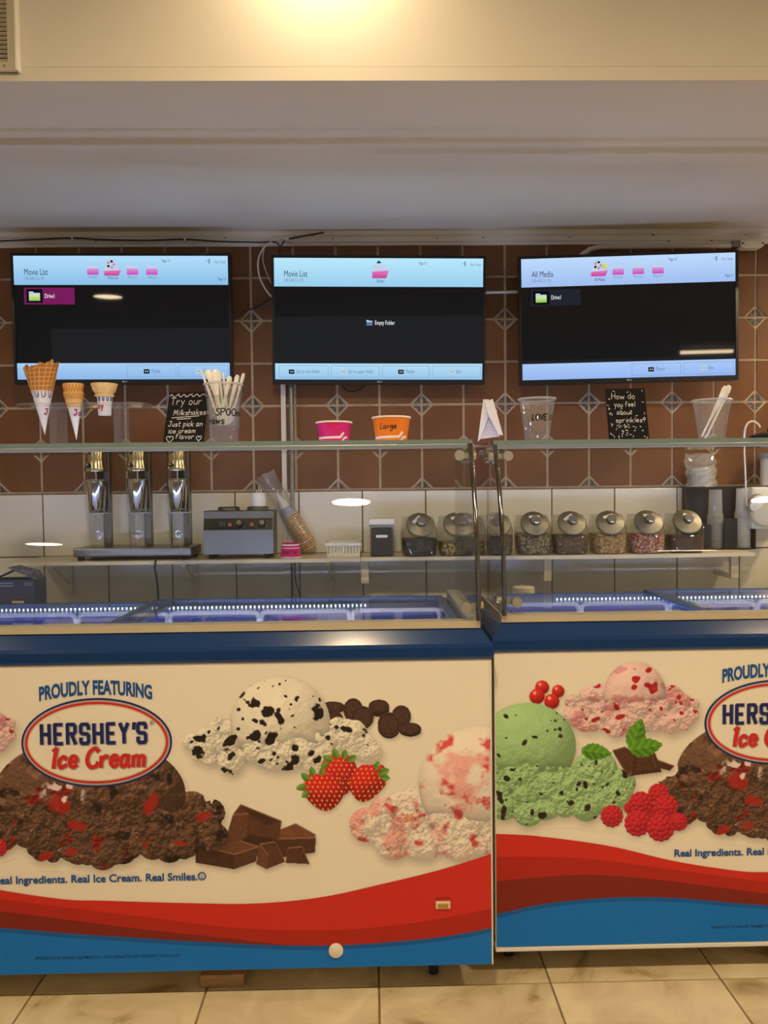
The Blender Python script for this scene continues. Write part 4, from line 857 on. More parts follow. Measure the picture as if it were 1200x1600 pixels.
for i, (xa, xb) in enumerate(((455.5, 456.5), (461, 468))):
    cable('black_cable', [(xa, 868, 2.742), (xa, 880, 2.738), (xa+.6, 905, 2.735), (xb, 930, 2.73), (xb+1, 960, 2.72)], 2.72, .0032 if i == 0 else .0020, BLACK, ('thick' if i == 0 else 'thin')+' black cord hanging below the back shelf under the pipe')

# ------------------------------------------------------------------ back shelf, two boards
SHZ = .937; SHM = mat('shelf_cream', C(222, 210, 182), .4)
xa = atY(20, 882, 2.53).x; xm = atY(563.5, 874, 2.53).x; xb = atY(1186, 866, 2.53).x
s1 = thing('wall_shelf', ((xa+xm)/2, WY-.006, SHZ-.012), 'long cream wall shelf board carrying the shake mixer', 'shelf')
MB().box(xa, xm-.001, 2.53, WY-.0065, SHZ-.012, SHZ, ch=.0012).build('board', SHM, s1)
s2 = thing('wall_shelf', ((xm+xb)/2, WY-.006, SHZ-.012), 'cream wall shelf board with wavy front edge carrying the jars', 'shelf')
n = 40; b = MB(); xs = [xm+.001+(xb-xm-.001)*i/n for i in range(n+1)]
wy = lambda x: 2.545+.014*math.sin((x-xm)*4.6+1.0)
pl = [(x, wy(x)) for x in xs]+[(xb, WY-.0065), (xm+.001, WY-.0065)]; b.prism(pl, SHZ-.012, SHZ, 'xy'); b.build('board', SHM, s2)
def bracket(x, par, dep=.17, hgt=.125, w=.022, m=CREAMP):
    b = MB(); b.box(x-w/2, x+w/2, WY-.020, WY-.0065, SHZ-.012-hgt, SHZ-.0125, ch=.002); b.box(x-w/2, x+w/2, WY-dep, WY-.0205, SHZ-.026, SHZ-.0125, ch=.002)
    b.add([(x-.004, WY-.02, SHZ-.10), (x+.004, WY-.02, SHZ-.10), (x+.004, WY-dep+.02, SHZ-.026), (x-.004, WY-dep+.02, SHZ-.026), (x-.004, WY-.02, SHZ-.088), (x+.004, WY-.02, SHZ-.088), (x+.004, WY-dep+.04, SHZ-.026), (x-.004, WY-dep+.04, SHZ-.026)], [(0, 1, 2, 3), (4, 7, 6, 5), (0, 4, 5, 1), (2, 6, 7, 3), (0, 3, 7, 4), (1, 5, 6, 2)])
    b.build('bracket', m, par)
for x in (109, 305, 516): bracket(atY(x, 905, WY-.02).x, s1, .19, .13, .016)
for x in (570, 856, 1148):
    bx_ = atY(x, 893, 2.605).x; b = MB(); b.box(bx_-.0135, bx_+.0135, 2.603, 2.622, SHZ-.094, SHZ-.0125, ch=.003); b.box(bx_-.0135, bx_+.0135, 2.6225, WY-.0065, SHZ-.094, SHZ-.080, ch=.002); b.build('bracket', SHM, s2)

# ------------------------------------------------------------------ things on the back shelf
SZ = SHZ+.0004
def rbox(w, d, r, n=5):
    """rounded rectangle outline"""
    out = []
    for cx, cy, a0 in ((w/2-r, d/2-r, 0), (-w/2+r, d/2-r, 90), (-w/2+r, -d/2+r, 180), (w/2-r, -d/2+r, 270)):
        for k in range(n+1): a = R(a0+90*k/n); out.append((cx+r*math.cos(a), cy+r*math.sin(a)))
    return out
def loft(rings, closed=True, cap=(True, True), smooth=True):
    b = MB(); n = len(rings[0]); vs = [v for r in rings for v in r]
    fs = [(i*n+q, i*n+(q+1) % n, (i+1)*n+(q+1) % n, (i+1)*n+q) for i in range(len(rings)-1) for q in range(n)]; b.add(vs, fs, smooth)
    if cap[0]: b.add(rings[0], [tuple(range(n))[::-1]])
    if cap[1]: b.add(rings[-1], [tuple(range(n))])
    return b
# triple shake mixer with cups
MY = 2.625; pL = atY(115, 866, 2.56).x; pR = atY(299, 866, 2.56).x
mx = thing('milkshake_mixer', ((pL+pR)/2, MY, SZ), 'three-spindle stainless milkshake mixer on the left shelf', 'mixer')
bz = SZ+.012
MB().box(pL, pR, 2.555, 2.715, bz, bz+.030, ch=.005).build('base', STEEL, mx)
for x in (pL+.02, pR-.02):
    for y in (2.572, 2.70): MB().lathe([(.010, 0), (.012, .0115), (0, .0115)], 14, T(x, y, SZ)).build('foot', RUBBER, mx)
k = 2.625/1200
heads = [atY(x, 800, MY).x for x in (149.5, 214.5, 277)]
HB = atY(215, 736, MY).z; HT = HB+.088
for hx in heads:
    MB().box(hx+.008, hx+.032, MY+.048, MY+.080, bz+.030, HT-.02, ch=.004).build('column', STEELD, mx)
    h = MB().lathe([(.0375, HB), (.0385, HB+.003), (.0365, HB+.012), (.0325, HB+.032), (.0315, HB+.040), (.0315, HT-.012), (.028, HT-.003), (0, HT)], 28, T(hx, MY+.012, 0)); h.box(hx-.021, hx+.021, MY+.03, MY+.0815, HB+.01, HT-.006, ch=.004)
    hd = h.build('motor_head', HEADM, mx)
    kn = MB().lathe([(.0085, -.004), (.0085, .004), (.0065, .007), (0, .007)], 16, T(hx-.012, MY-.024, HB+.019, R(90))); kn.build('knob', BLACK, hd); MB().lathe([(.0042, 0), (.0042, .003), (0, .0035)], 12, T(hx-.014, MY-.031, HB+.022, R(90))).build('knob_cap', CHROME, hd)
    MB().lathe([(.0035, HB-.10), (.0035, HB+.001)], 10, T(hx, MY+.012, 0)).build('spindle', CHROME, mx); MB().box(hx-.014, hx+.014, MY+.0435, MY+.0479, HB-.030, HB+.012, ch=.002).build('cup_rest', BLACK, mx)
CB = atY(215, 800, MY).z; CT = atY(215, 749, MY).z; order = ('leftmost', 'middle', 'rightmost')
for i, hx in enumerate(heads):
    c = MB(); x, y = hx+.002, MY+.005
    c.lathe([(0, CB), (.024, CB), (.026, CB+.003), (.0355, CT-.003), (.0375, CT-.001), (.0375, CT+.001), (.0355, CT+.0005), (.0345, CT-.004), (.025, CB+.005), (0, CB+.004)], 28, T(x, y, 0))
    single(c, 'steel_cup', CHROME, (x, y, CB), 'polished steel malt cup, %s of three on the milkshake mixer' % order[i], 'cup', 'steel malt cups')
    x = hx+.012 if i == 0 else hx+.006; zb = bz+.0305; zt = CB-.0006
    g = MB().lathe([(0, zb), (.0295, zb), (.031, zb+.002), (.035, zb+.040), (.0365, zt-.020), (.0372, zt-.006), (.0405, zt-.004), (.0405, zt-.001), (.0385, zt), (.0355, zt-.006), (.0335, zb+.040), (.029, zb+.003), (0, zb+.0025)], 32, T(x, y, 0))
    o = single(g, 'clear_shake_cup', SHAKEC, (x, y, zb), 'clear plastic shake cup, %s of three standing on the mixer base' % order[i], 'cup', 'clear shake cups'); MB().lathe([(.0365, zt-.0045), (.0412, zt-.0040), (.0412, zt-.0008), (.0365, zt-.0012)], 32, T(x, y, 0), cap0=False, cap1=False).build('rim', CUPR, o)
cable('black_cable', [(243.5, 869, 2.56), (243.5, 874, 2.527), (242, 888, 2.522), (245, 905, 2.53), (247, 925, 2.54), (247, 950, 2.55), (247, 985, 2.56)], 2.54, .0034, BLACK, 'black power cord hanging from the milkshake mixer')

# double warmer with knobs
y0 = 2.565; wx0, wx1 = atY(318, 850, y0).x, atY(427, 850, y0).x; wr = thing('cone_warmer', ((wx0+wx1)/2, 2.64, SZ), 'stainless double warmer with two black knobs on the shelf', 'warmer')
zA, zB, zC, zD = atY(370, 866, y0).z, atY(370, 828, y0).z, atY(370, 810, y0+.004).z, atY(370, 798, y0+.008).z; zA = max(zA, SZ+.013)
body = MB(); pr = [(y0, zA), (y0, zB), (y0+.010, zC), (y0+.010, zD-.002), (y0+.013, zD), (2.675, zD), (2.675, zA)]; body.prism(pr, wx0, wx1, 'yz'); body.build('casing', STEEL, wr)
pn = MB(); e = .0012; pn.prism([(y0-.0002, zB), (y0-e-.0004, zB), (y0+.010-e, zC), (y0+.0098, zC)], wx0+.001, wx1-.001, 'yz'); pf = pn.build('control_panel', BLACK, wr)
zk = (zB+zC)/2; yk = y0+.004
for xk in (374, 409.5):
    x = atY(xk, 818, y0).x; MB().lathe([(.0125, 0), (.0125, .006), (.010, .013), (0, .014)], 20, T(x, yk, zk, R(80))).build('knob', BLACK, pf); MB().lathe([(.0088, 0), (.0088, .003), (0, .004)], 18, T(x, yk-.0135, zk+.005, R(66))).build('knob_cap', CHROME, pf)
    MB().tube([(x+.0165*math.cos(a), yk-.0035-.002*math.sin(a), zk+.0165*math.sin(a)) for a in [R(-50+28*q/6) for q in range(7)]], .0007, 5).build('dial_mark', CHALK, pf)
for xk in (359, 393.5):
    x = atY(xk, 820, y0).x; MB().box(x-.0055, x+.0055, yk-.004, yk+.002, zk-.007, zk+.004, ch=.0008).build('rocker_switch', mat('switch_red', C(170, 88, 60), .3), pf)
for xk in (344, 347.5, 351):
    x = atY(xk, 820, y0).x; MB().box(x-.0022, x+.0022, yk-.0025, yk+.001, zk-.012, zk+.009).build('panel_slot', mat('panel_grey', C(60, 58, 54), .5), pf)
for x in (wx0+.022, wx1-.022):
    for y in (y0+.02, 2.66): MB().lathe([(.010, SZ), (.011, zA-.0005), (0, zA-.0005)], 14, T(x, y, 0)).build('foot', RUBBER, wr)
for xk in (357.5, 403): x = atY(xk, 794, 2.63).x; MB().lathe([(.037, zD+.0002), (.037, zD+.009), (.033, zD+.012), (0, zD+.012)], 28, T(x, 2.633, 0)).build('round_plate', STEEL, wr)
x = atY(404, 780, 2.633).x; jz = zD+.0125; jt = atY(404, 770, 2.645).z; wj = thing('white_jar', (x, 2.633, jz), 'milky white jar with sticks on top of the stainless warmer', 'jar')
MB().lathe([(.0245, jz), (.0255, jz+.004), (.0255, jt-.014), (.0235, jt-.011), (.0235, jt), (0, jt)], 24, T(x, 2.633, 0)).build('jar_body', mat('jar_milky', C(222, 220, 212), .35), wj)
for dx, h in ((-.006, .010), (.002, .022), (.009, .015)): MB().box(x+dx-.0013, x+dx+.0013, 2.631, 2.634, jt-.001, jt+h).build('stick', WHITE, wj)

# bag of cones leaning on the wall
pt, pb = atY(421, 752, 2.711), atY(482, 858, 2.707); pb.z = SZ+.028
bag = thing('bag_of_cones', (pb.x, pb.y, SZ), 'clear plastic bag with a stack of waffle cones leaning on the wall', 'bag')
ax = (pt-pb).normalized(); Lb = (pt-pb).length
qrot = Vector((0, 0, 1)).rotation_difference(ax).to_matrix().to_4x4(); Mb = Matrix.Translation(pb) @ qrot
WAF = noisy('waffle', [(.3, C(186, 140, 82)), (.55, C(212, 172, 116)), (.75, C(228, 194, 142))], 90, 4, .6, .6, 220)
nst = 16
for i in range(nst):
    z = -.012+i*.0088; MB().lathe([(.0205, z), (.0272, z+.0022), (.0268, z+.0080), (.0205, z+.0086)], 22, Mb, cap0=False, cap1=False).build('cone_rim', WAF, bag)
MB().lathe([(.0262, nst*.0088-.012), (.0185, nst*.0088+.018)], 22, Mb).build('cone_sleeve_band', mat('sleeve_blue_white', C(150, 156, 186), .6), bag); MB().lathe([(.0187, nst*.0088+.018), (.003, nst*.0088+.075), (0, nst*.0088+.076)], 22, Mb).build('cone_sleeve', PAPER, bag)
rs = random.Random(4); rings = []
for i in range(22):
    t = i/21; z = -.024+t*(Lb+.055); rr = .0305 if t < .8 else .0305+(t-.8)*.02
    if t < .05: rr = .022
    rings.append([tuple(Mb @ Vector((rr*(1+rs.uniform(-.06, .06)*(1+2*max(0, t-.6)))*math.cos(2*math.pi*q/18), rr*(1 if t < .75 else max(.16, 1-(t-.75)*3.4))*(1+rs.uniform(-.06, .06))*math.sin(2*math.pi*q/18), z+(rs.uniform(-.006, .006) if t > .9 else 0)))) for q in range(18)])
loft(rings, cap=(True, False)).build('bag_film', BAGM, bag)

# pink paper tub upside down
def wrapped(x, y, z0, z1, r0, r1, a0=-math.pi/2, out=.0006):
    """maps (u, v) onto a tapering cup wall, u along the wall, v up from z0"""
    def fn(u, v):
        t = v/(z1-z0); r = r0+(r1-r0)*t+out; a = a0+u/max(r, 1e-4); return (x+r*math.cos(a), y+r*math.sin(a), z0+v)
    return fn
PINK = mat('paper_pink', C(214, 38, 112), .55, 0, .3); ORANGE = mat('paper_orange', C(240, 128, 30), .55, 0, .3)
q0 = atY(454, 871, 2.57); tb = thing('pink_paper_tub', (q0.x, 2.58, SZ), 'small pink paper tub turned upside down beside the cone bag', 'tub'); hz = .049
MB().lathe([(.0335, SZ), (.0362, SZ+.001), (.0362, SZ+.0045), (.0345, SZ+.005), (.0325, SZ+.0045)], 32, T(q0.x, 2.58, 0), cap0=False, cap1=False).build('rim', PAPER, tb)
MB().lathe([(.0342, SZ+.004), (.0305, SZ+hz-.003), (.0295, SZ+hz), (.0265, SZ+hz), (.0265, SZ+hz-.004), (0, SZ+hz-.004)], 32, T(q0.x, 2.58, 0)).build('wall', PINK, tb)
for z, w in ((SZ+.034, .0022), (SZ+.0445, .0045)):
    r = .0342-.0037*(z-SZ-.004)/(hz-.007); MB().lathe([(r+.0003, z-w/2), (r+.0003-.0003, z+w/2)], 32, T(q0.x, 2.58, 0), cap0=False, cap1=False).build('stripe', PAPER, tb)
ls, w = hand2d('waffle', .012, .1, .3, 2); b = MB(); fn = wrapped(q0.x, 2.58, SZ+.004, SZ+hz, .0342, .0302); flat(b, ribbon([[(x-w/2, z+.012) for x, z in l] for l in ls], .0019), fn); b.build('handwriting', INK, tb)

# white slotted basket
a, c = atY(511, 868, 2.575), atY(562, 868, 2.575); bk = thing('white_basket', ((a.x+c.x)/2, 2.625, SZ), 'small white slotted plastic basket at the end of the shelf board', 'basket')
w, d, h = c.x-a.x, .10, .048; cx, cy = (a.x+c.x)/2, 2.625
BW = mat('basket_white', C(228, 224, 212), .35)
MB().box(cx-w/2, cx+w/2, cy-d/2, cy+d/2, SZ, SZ+.003).build('bottom', BW, bk)
rim = MB()
for q in ((cx-w/2-.006, cx+w/2+.006, cy-d/2-.006, cy-d/2+.001), (cx-w/2-.006, cx+w/2+.006, cy+d/2-.001, cy+d/2+.006), (cx-w/2-.006, cx-w/2+.001, cy-d/2+.001, cy+d/2-.001), (cx+w/2-.001, cx+w/2+.006, cy-d/2+.001, cy+d/2-.001)): rim.box(q[0], q[1], q[2], q[3], SZ+h-.010, SZ+h, ch=.001)
rim.build('rim', BW, bk)
lo = MB()
for q in ((cx-w/2, cx+w/2, cy-d/2, cy-d/2+.002), (cx-w/2, cx+w/2, cy+d/2-.002, cy+d/2), (cx-w/2, cx-w/2+.002, cy-d/2+.002, cy+d/2-.002), (cx+w/2-.002, cx+w/2, cy-d/2+.002, cy+d/2-.002)): lo.box(q[0], q[1], q[2], q[3], SZ+.003, SZ+.011)
lo.build('lower_band', BW, bk)
nb = 10
for i in range(nb+1):
    x = cx-w/2+.002+(w-.004)*i/nb
    for yy in (cy-d/2+.001, cy+d/2-.001): MB().box(x-.0022, x+.0022, yy-.001, yy+.001, SZ+.011, SZ+h-.010).build('rib', BW, bk)
for i in range(6):
    y = cy-d/2+.008+(d-.016)*i/5
    for xx in (cx-w/2+.001, cx+w/2-.001): MB().box(xx-.001, xx+.001, y-.0025, y+.0025, SZ+.011, SZ+h-.010).build('rib', BW, bk)

# canisters with white lids
def canister(px, label):
    x = atY(px, 850, 2.60).x; t = thing('canister', (x, 2.62, SZ), label, 'canister'); w = .080; y0, y1 = 2.575, 2.675; zt = atY(596, 820, 2.575).z
    MB().box(x-w/2, x+w/2, y0, y1, SZ, zt, ch=.006).build('container', glass('canister_clear', (.8, .8, .8), 1.45, .03, .06), t)
    MB().box(x-w/2+.004, x+w/2-.004, y0+.003, y1-.003, SZ+.003, zt-.014, ch=.006).build('contents', noisy('dark_crumbs', [(0, C(30, 24, 22)), (.4, C(46, 36, 32)), (.8, C(62, 50, 44))], 260, 0, .7, .4, kind='vor'), t)
    MB().box(x-w/2-.003, x+w/2+.003, y0-.003, y1+.003, zt+.0003, zt+.020, ch=.004).build('lid', WHITE, t); MB().box(x-w/2-.001, x+w/2+.001, y0-.001, y1+.001, zt-.006, zt+.0002).build('seal', mat('seal_grey', C(120, 130, 142), .4), t)
    lz = atY(596, 838, 2.575).z; MB().box(x-.019, x+.019, y0-.0009, y0-.0002, lz-.0045, lz+.0045).build('paper_label', PAPER, t)
canister(596.5, 'square white-lidded canister of dark crumbs right of the basket')

# glass jars with slanted steel lids
def seeds(nm, cols, sc=190): return noisy(nm, [(i/len(cols), C(*c)) for i, c in enumerate(cols)], sc, 0, .6, .9, kind='vor')
JW, JD = .118, .112
def jar_parts(fill):
    """meshes of one jar around the origin; the mouth leans towards the room"""
    def sect(z):
        q = z/.132; w = JW*(.88+.12*min(1, q/.3)**.6) if q < .3 else JW*(1-.5*max(0, q-.55)**1.5)
        cut = max(0, z-.058)*.80
        return [(x*w/JW, (y if y > 0 else y)+0, z) for x, y in rbox(JW, JD, .028, 4)], cut
    rings = []
    for z in (0, .003, .010, .025, .045, .058, .072, .086, .100, .114, .126, .132):
        ring, cut = sect(z); rings.append([(x, max(y, -JD/2+cut) if True else y, zz) for x, y, zz in ring])
    return rings
NRM = Vector((0, -.80, .60)); MC = Vector((0, -.026, .098))
QL = Vector((0, 0, 1)).rotation_difference(NRM).to_matrix().to_4x4(); ML = Matrix.Translation(MC) @ QL
jar0 = {}
def jar(px, fillm, fillz, label, tagrot=0, rot=0):
    x = atY(px, 860, 2.61).x; t = thing('glass_jar', (x, 2.611, SZ), label, 'jar', 'slant-lid jars')
    t.rotation_euler = (0, 0, R(rot))
    if not jar0:
        rings = jar_parts(0); jar0['g'] = loft(rings).build('jar_glass', JARG, t, True)
        jar0['n'] = MB().lathe([(.040, -.012), (.040, .006), (.043, .008), (.043, .011)], 32, ML, cap0=False, cap1=False).build('jar_mouth', JARG, t, True)
        jar0['l'] = MB().lathe([(.0455, .008), (.0475, .010), (.0475, .015), (.0455, .017), (.020, .0245), (.018, .025), (0, .0255)], 40, ML, smooth=False).build('lid', mat('lid_steel', C(146, 140, 127), .48, .9), t, True)
        jar0['k'] = MB().lathe([(.006, .025), (.006, .030), (.0155, .032), (.0155, .038), (.0135, .040), (0, .040)], 24, ML).build('lid_knob', mat('satin_steel', C(190, 186, 176), .25, 1), t, True)
        gl = jar0
    else: gl = {k: copyobj(o, t) for k, o in jar0.items()}
    rr = []
    for ring in jar_parts(0):
        z = ring[0][2]
        if z < .003: continue
        if z > fillz: break
        rr.append([(a*.955, b*.955, zz) for a, b, zz in ring])
    if rr[-1][0][2] < fillz-.002: rr.append([(a, max(b, -JD/2*.955+max(0, fillz-.058)*.8), fillz) for a, b, zz in rr[-1]])
    f = loft(rr, smooth=False); f.build('contents', fillm, t, True)
    lab = MB(); Mt = ML @ Matrix.Rotation(R(tagrot), 4, 'Z'); lab.box(-.018, .018, .014, .024, .0245, .0258, M=Mt); lab.build('paper_label', PAPER, t, True)
    return t
jar(654.5, seeds('fill_dark', [(28, 24, 22), (50, 40, 34), (38, 30, 26), (74, 58, 46)], 60), .060, 'first slant-lid jar from the left, filled with dark biscuits', 45, 6)
jar(711, seeds('fill_yellow', [(150, 124, 30), (180, 160, 60), (90, 60, 30), (60, 40, 24)], 120), .045, 'slant-lid jar with yellow sweets just left of the left glass end', 8, 6)
jar(772, seeds('fill_brown', [(130, 104, 66), (92, 70, 44), (70, 52, 36), (150, 124, 84)]), .066, 'slant-lid jar of brown seeds seen behind the right glass edge', 10, 4)
jar(832, seeds('fill_mixed', [(150, 136, 92), (96, 84, 52), (118, 100, 60), (60, 52, 40), (182, 166, 120)]), .070, 'slant-lid jar of mixed green and tan sprinkles', 2, 0)
jar(889, seeds('fill_crunch', [(104, 72, 46), (130, 94, 60), (72, 52, 38), (92, 80, 60)]), .064, 'slant-lid jar of brown crunch between green mix and peanuts', 38, 0)
jar(949, seeds('fill_peanut', [(196, 156, 96), (164, 122, 70), (214, 178, 120), (140, 100, 58)]), .068, 'slant-lid jar of tan chopped peanuts', 20, -2)
jar(1008, seeds('fill_candy', [(224, 186, 156), (186, 70, 52), (206, 130, 100), (232, 208, 178), (160, 60, 44)]), .066, 'slant-lid jar of pink and white candy pieces', -4, -2)
jar(1068, noisy('fill_cocoa', [(.3, C(72, 46, 30)), (.7, C(90, 60, 40))], 120, 3, .8, .3, 300), .058, 'slant-lid jar of dark brown cocoa sprinkles beside the cup rack', -14, -3)

# ------------------------------------------------------------------ cup rack and what stands right of it
y0 = 2.670; xa, xb = atY(1077, 860, 2.67).x, atY(1181, 860, y0).x; x1, x2 = atY(1131, 850, y0).x, atY(1151, 850, y0).x
zt = atY(1090, 761, 2.70).z; zf = atY(1140, 810, y0).z; x0 = atY(1104, 850, y0).x
rk = thing('cup_rack', ((xa+xb)/2, 2.64, SZ), 'black cup rack with two slots at the right end of the shelf', 'cup rack')
RKM = mat('rack_black', C(34, 31, 28), .4)
MB().box(xa, xb, y0, 2.735, SZ, SZ+.004).build('base_plate', RKM, rk); MB().box(xa, xb, 2.731, 2.735, SZ+.0045, zt).build('back_plate', RKM, rk)
s = MB().prism([(y0, SZ+.0045), (y0, zf), (y0+.02, zf+.02), (2.715, zt), (2.7305, zt), (2.7305, SZ+.0045)], xb-.004, xb, 'yz'); s.build('side_plate', RKM, rk)
s = MB().prism([(y0+.01, SZ+.0045), (y0+.01, zf-.03), (y0+.03, zf+.02), (2.715, zt), (2.7305, zt), (2.7305, SZ+.0045)], xa, xa+.004, 'yz'); s.build('side_plate', RKM, rk)
MB().box((x1+x2)/2-.002, (x1+x2)/2+.002, y0+.0045, 2.7305, SZ+.0045, zf).build('divider', RKM, rk)
for p, q, h in ((x0-.012, x0+.016, .02), (x1+.001, x2+.002, 0)): MB().box(p, q, y0, y0+.004, SZ+.0045, zf-h).build('front_plate', RKM, rk)
def cup_stack(px, y, n, rb, rt, hc, pitch, m, label, zbase, milky=False):
    x = atY(px, 850, y).x; t = thing('cup_stack', (x, y, zbase), label, 'cup stack')
    for i in range(n):       # cups stand upside down: rim below, foot on top
        z = zbase+pitch*i; top = i == n-1
        MB().lathe([(rb, z), (rb+.0018, z+.0008), (rb+.0018, z+.0026), (rb-.0005, z+.0034), (rb-.003, z+.012), (rt, z+hc), (0, z+hc)] if top else [(rb, z), (rb+.0018, z+.0008), (rb+.0018, z+.0026), (rb-.0005, z+.0034), (rb-.0022, z+.0060)], 28, T(x, y, 0), cap0=False, cap1=False).build('cup', m, t)
ztop = atY(1118, 765, 2.703).z
cup_stack(1117.5, 2.7030, 24, .0265, .0215, .094, (ztop-.094-SZ-.0045)/23, CUPS, 'tall stack of upturned clear cups in the left slot of the rack', SZ+.0045)
ztop = atY(1155, 763, 2.703).z
cup_stack(1160, 2.7030, 22, .0265, .0215, .090, (ztop-.090-SZ-.0045)/21, CUPM, 'tall stack of upturned milky cups in the right slot of the rack', SZ+.0045)
# plastic bag with lids on the rack
p = atY(1094, 757, 2.70); q = atY(1094, 716, 2.70); bg = thing('plastic_bag', (p.x, 2.700, zt), 'crumpled clear plastic bag of cup lids on top of the cup rack', 'bag')
for i in range(7): MB().lathe([(.036, 0), (.038, .001), (.038, .004), (.031, .006), (.029, .010), (0, .010)], 24, T(p.x+.001*math.sin(i*2), 2.690, zt+.003+.0092*i, R(4*math.sin(i)))).build('lid', CUPM, bg)
rs = random.Random(9); rings = []
for i in range(15):
    t = i/14; z = zt+.0008+t*(q.z-zt+.012); fl = 1 if t < .7 else 1-(t-.7)*1.6
    rings.append([(p.x+(-.006*t if t > .6 else 0)+(.050+.004*math.sin(3*t*6))*(1+rs.uniform(-.09, .09))*math.cos(2*math.pi*k/22)*(1+.12*max(0, t-.6)), 2.690+.042*fl*(1+rs.uniform(-.10, .10))*math.sin(2*math.pi*k/22), z+(rs.uniform(-.008, .008) if t > .85 else 0)) for k in range(22)])
loft(rings, cap=(True, False), smooth=False).build('bag_film', BAG2, bg)
# white device with oval paddle, cut by the right edge
x = atY(1186, 800, 2.70).x; dv = thing('wall_dispenser', (x+.02, WY-.0065, .98), 'white wall unit with tilted oval button at the right edge', 'dispenser')
MB().box(x-.045, x+.075, 2.66, WY-.0065, 1.01, atY(1180, 761, 2.66).z, ch=.008).build('housing', WHITE, dv)
o1 = atY(1178, 786, 2.655); Mo = T(o1.x, 2.655, o1.z, R(90), 0, 0) @ Matrix.Rotation(R(-32), 4, 'Z') @ Matrix.Diagonal((.78, 1.15, 1, 1))
MB().lathe([(.030, -.005), (.030, .012), (.0275, .016), (0, .017)], 32, Mo).build('button_rim', mat('device_grey', C(150, 144, 132), .4), dv); MB().lathe([(.026, .015), (.026, .021), (.024, .0225), (0, .023)], 32, Mo).build('oval_button', WHITE, dv)
o2 = atY(1196, 800, 2.645); Mo2 = T(o2.x, 2.6445, o2.z, R(90)); MB().lathe([(.052, -.014), (.052, .0), (.046, .006), (0, .009)], 32, Mo2).build('drip_dish', mat('device_pale', C(200, 194, 178), .35), dv)
o3 = atY(1196, 735, 2.68); cyl = MB().lathe([(.030, atY(1196, 759, 2.68).z+.001), (.030, atY(1196, 716, 2.68).z)], 24, T(o3.x+.02, 2.69, 0)); cyl.build('bottle', mat('bottle_pale', C(206, 200, 188), .3), dv)
MB().lathe([(.042, atY(1196, 716, 2.68).z+.0005), (.042, atY(1196, 708, 2.68).z), (0, atY(1196, 708, 2.68).z)], 24, T(o3.x+.02, 2.69, 0)).build('bottle_cap', mat('cap_grey', C(140, 134, 122), .4), dv)

# ------------------------------------------------------------------ things on the glass tops
GZ = 1.2869; GY = 1.95
# clear cone stand with three cones
pl = atY(34, 631, 1.98); pr_ = atY(241, 631, 1.98); plz = atY(140, 632, 1.90).z; cx = (pl.x+pr_.x)/2; w = pr_.x-pl.x
cs = thing('cone_stand', (cx, 1.96, GZ), 'clear acrylic cone stand on the left glass shelf', 'stand')
holes = [(atY(67.5, 629, 1.95).x, .0), (atY(114.5, 629, 1.95).x, .0), (atY(164, 629, 1.95).x, 0), (atY(212, 629, 1.95).x, 0)]
YC = 1.955
out = [(cx+a, YC+b) for a, b in stadium(w, .105, 14)]
def holed(outer, inner, z0, z1):
    bm = bmesh.new(); loops = []
    for pts in [outer]+inner:
        pts = [p for i, p in enumerate(pts) if i == 0 or (abs(p[0]-pts[i-1][0])+abs(p[1]-pts[i-1][1])) > 1e-6]
        vv = [bm.verts.new((x, y, z0)) for x, y in pts]; loops.append(pts)
        for i in range(len(vv)): bm.edges.new((vv[i], vv[(i+1) % len(vv)]))
    bmesh.ops.triangle_fill(bm, use_beauty=True, edges=list(bm.edges)); bm.verts.index_update()
    vs = [tuple(v.co) for v in bm.verts]; fs = [tuple(v.index for v in f.verts) for f in bm.faces]; bm.free()
    b = MB(); b.add(vs, fs); b.add([(x, y, z1) for x, y, z in vs], fs)
    for pts in loops: n = len(pts); b.add([(x, y, z0) for x, y in pts]+[(x, y, z1) for x, y in pts], [(i, (i+1) % n, n+(i+1) % n, n+i) for i in range(n)])
    return b
circ = lambda x, r: [(x+r*math.cos(2*math.pi*i/24), YC+r*math.sin(2*math.pi*i/24)) for i in range(24)]
holed(out[:-1], [circ(holes[0][0], .0225), circ(holes[1][0], .0197), circ(holes[2][0], .0205), circ(holes[3][0], .0175)], plz, plz+.006).build('plate', ACRYL, cs)
for hx, _ in holes[3:]: MB().lathe([(.019, plz-.0005), (.019, plz+.0065), (.0175, plz+.0065), (.0175, plz-.0005), (.019, plz-.0005)], 28, T(hx, YC, 0), cap0=False, cap1=False).build('hole_ring', ACRYL, cs)
for px in (91.5, 190):
    x = atY(px, 660, YC).x; MB().box(x-.009, x+.009, YC-.035, YC+.035, GZ, plz-.0003, ch=.001).build('leg', ACRYL, cs)
SLEEVE = mat('sleeve_paper', C(232, 228, 226), .6, 0, .3); SBLUE = mat('sleeve_blue', C(82, 92, 150), .6); SRED = mat('sleeve_red', C(178, 44, 62), .6)
WAFL = mat('waffle_line', C(226, 176, 104), .6); WAFD = mat('waffle_dark', C(186, 122, 56), .65)
def cone_axis(p0, p1):
    ax = (p1-p0).normalized(); return Matrix.Translation(p0) @ Vector((0, 0, 1)).rotation_difference(ax).to_matrix().to_4x4(), (p1-p0).length
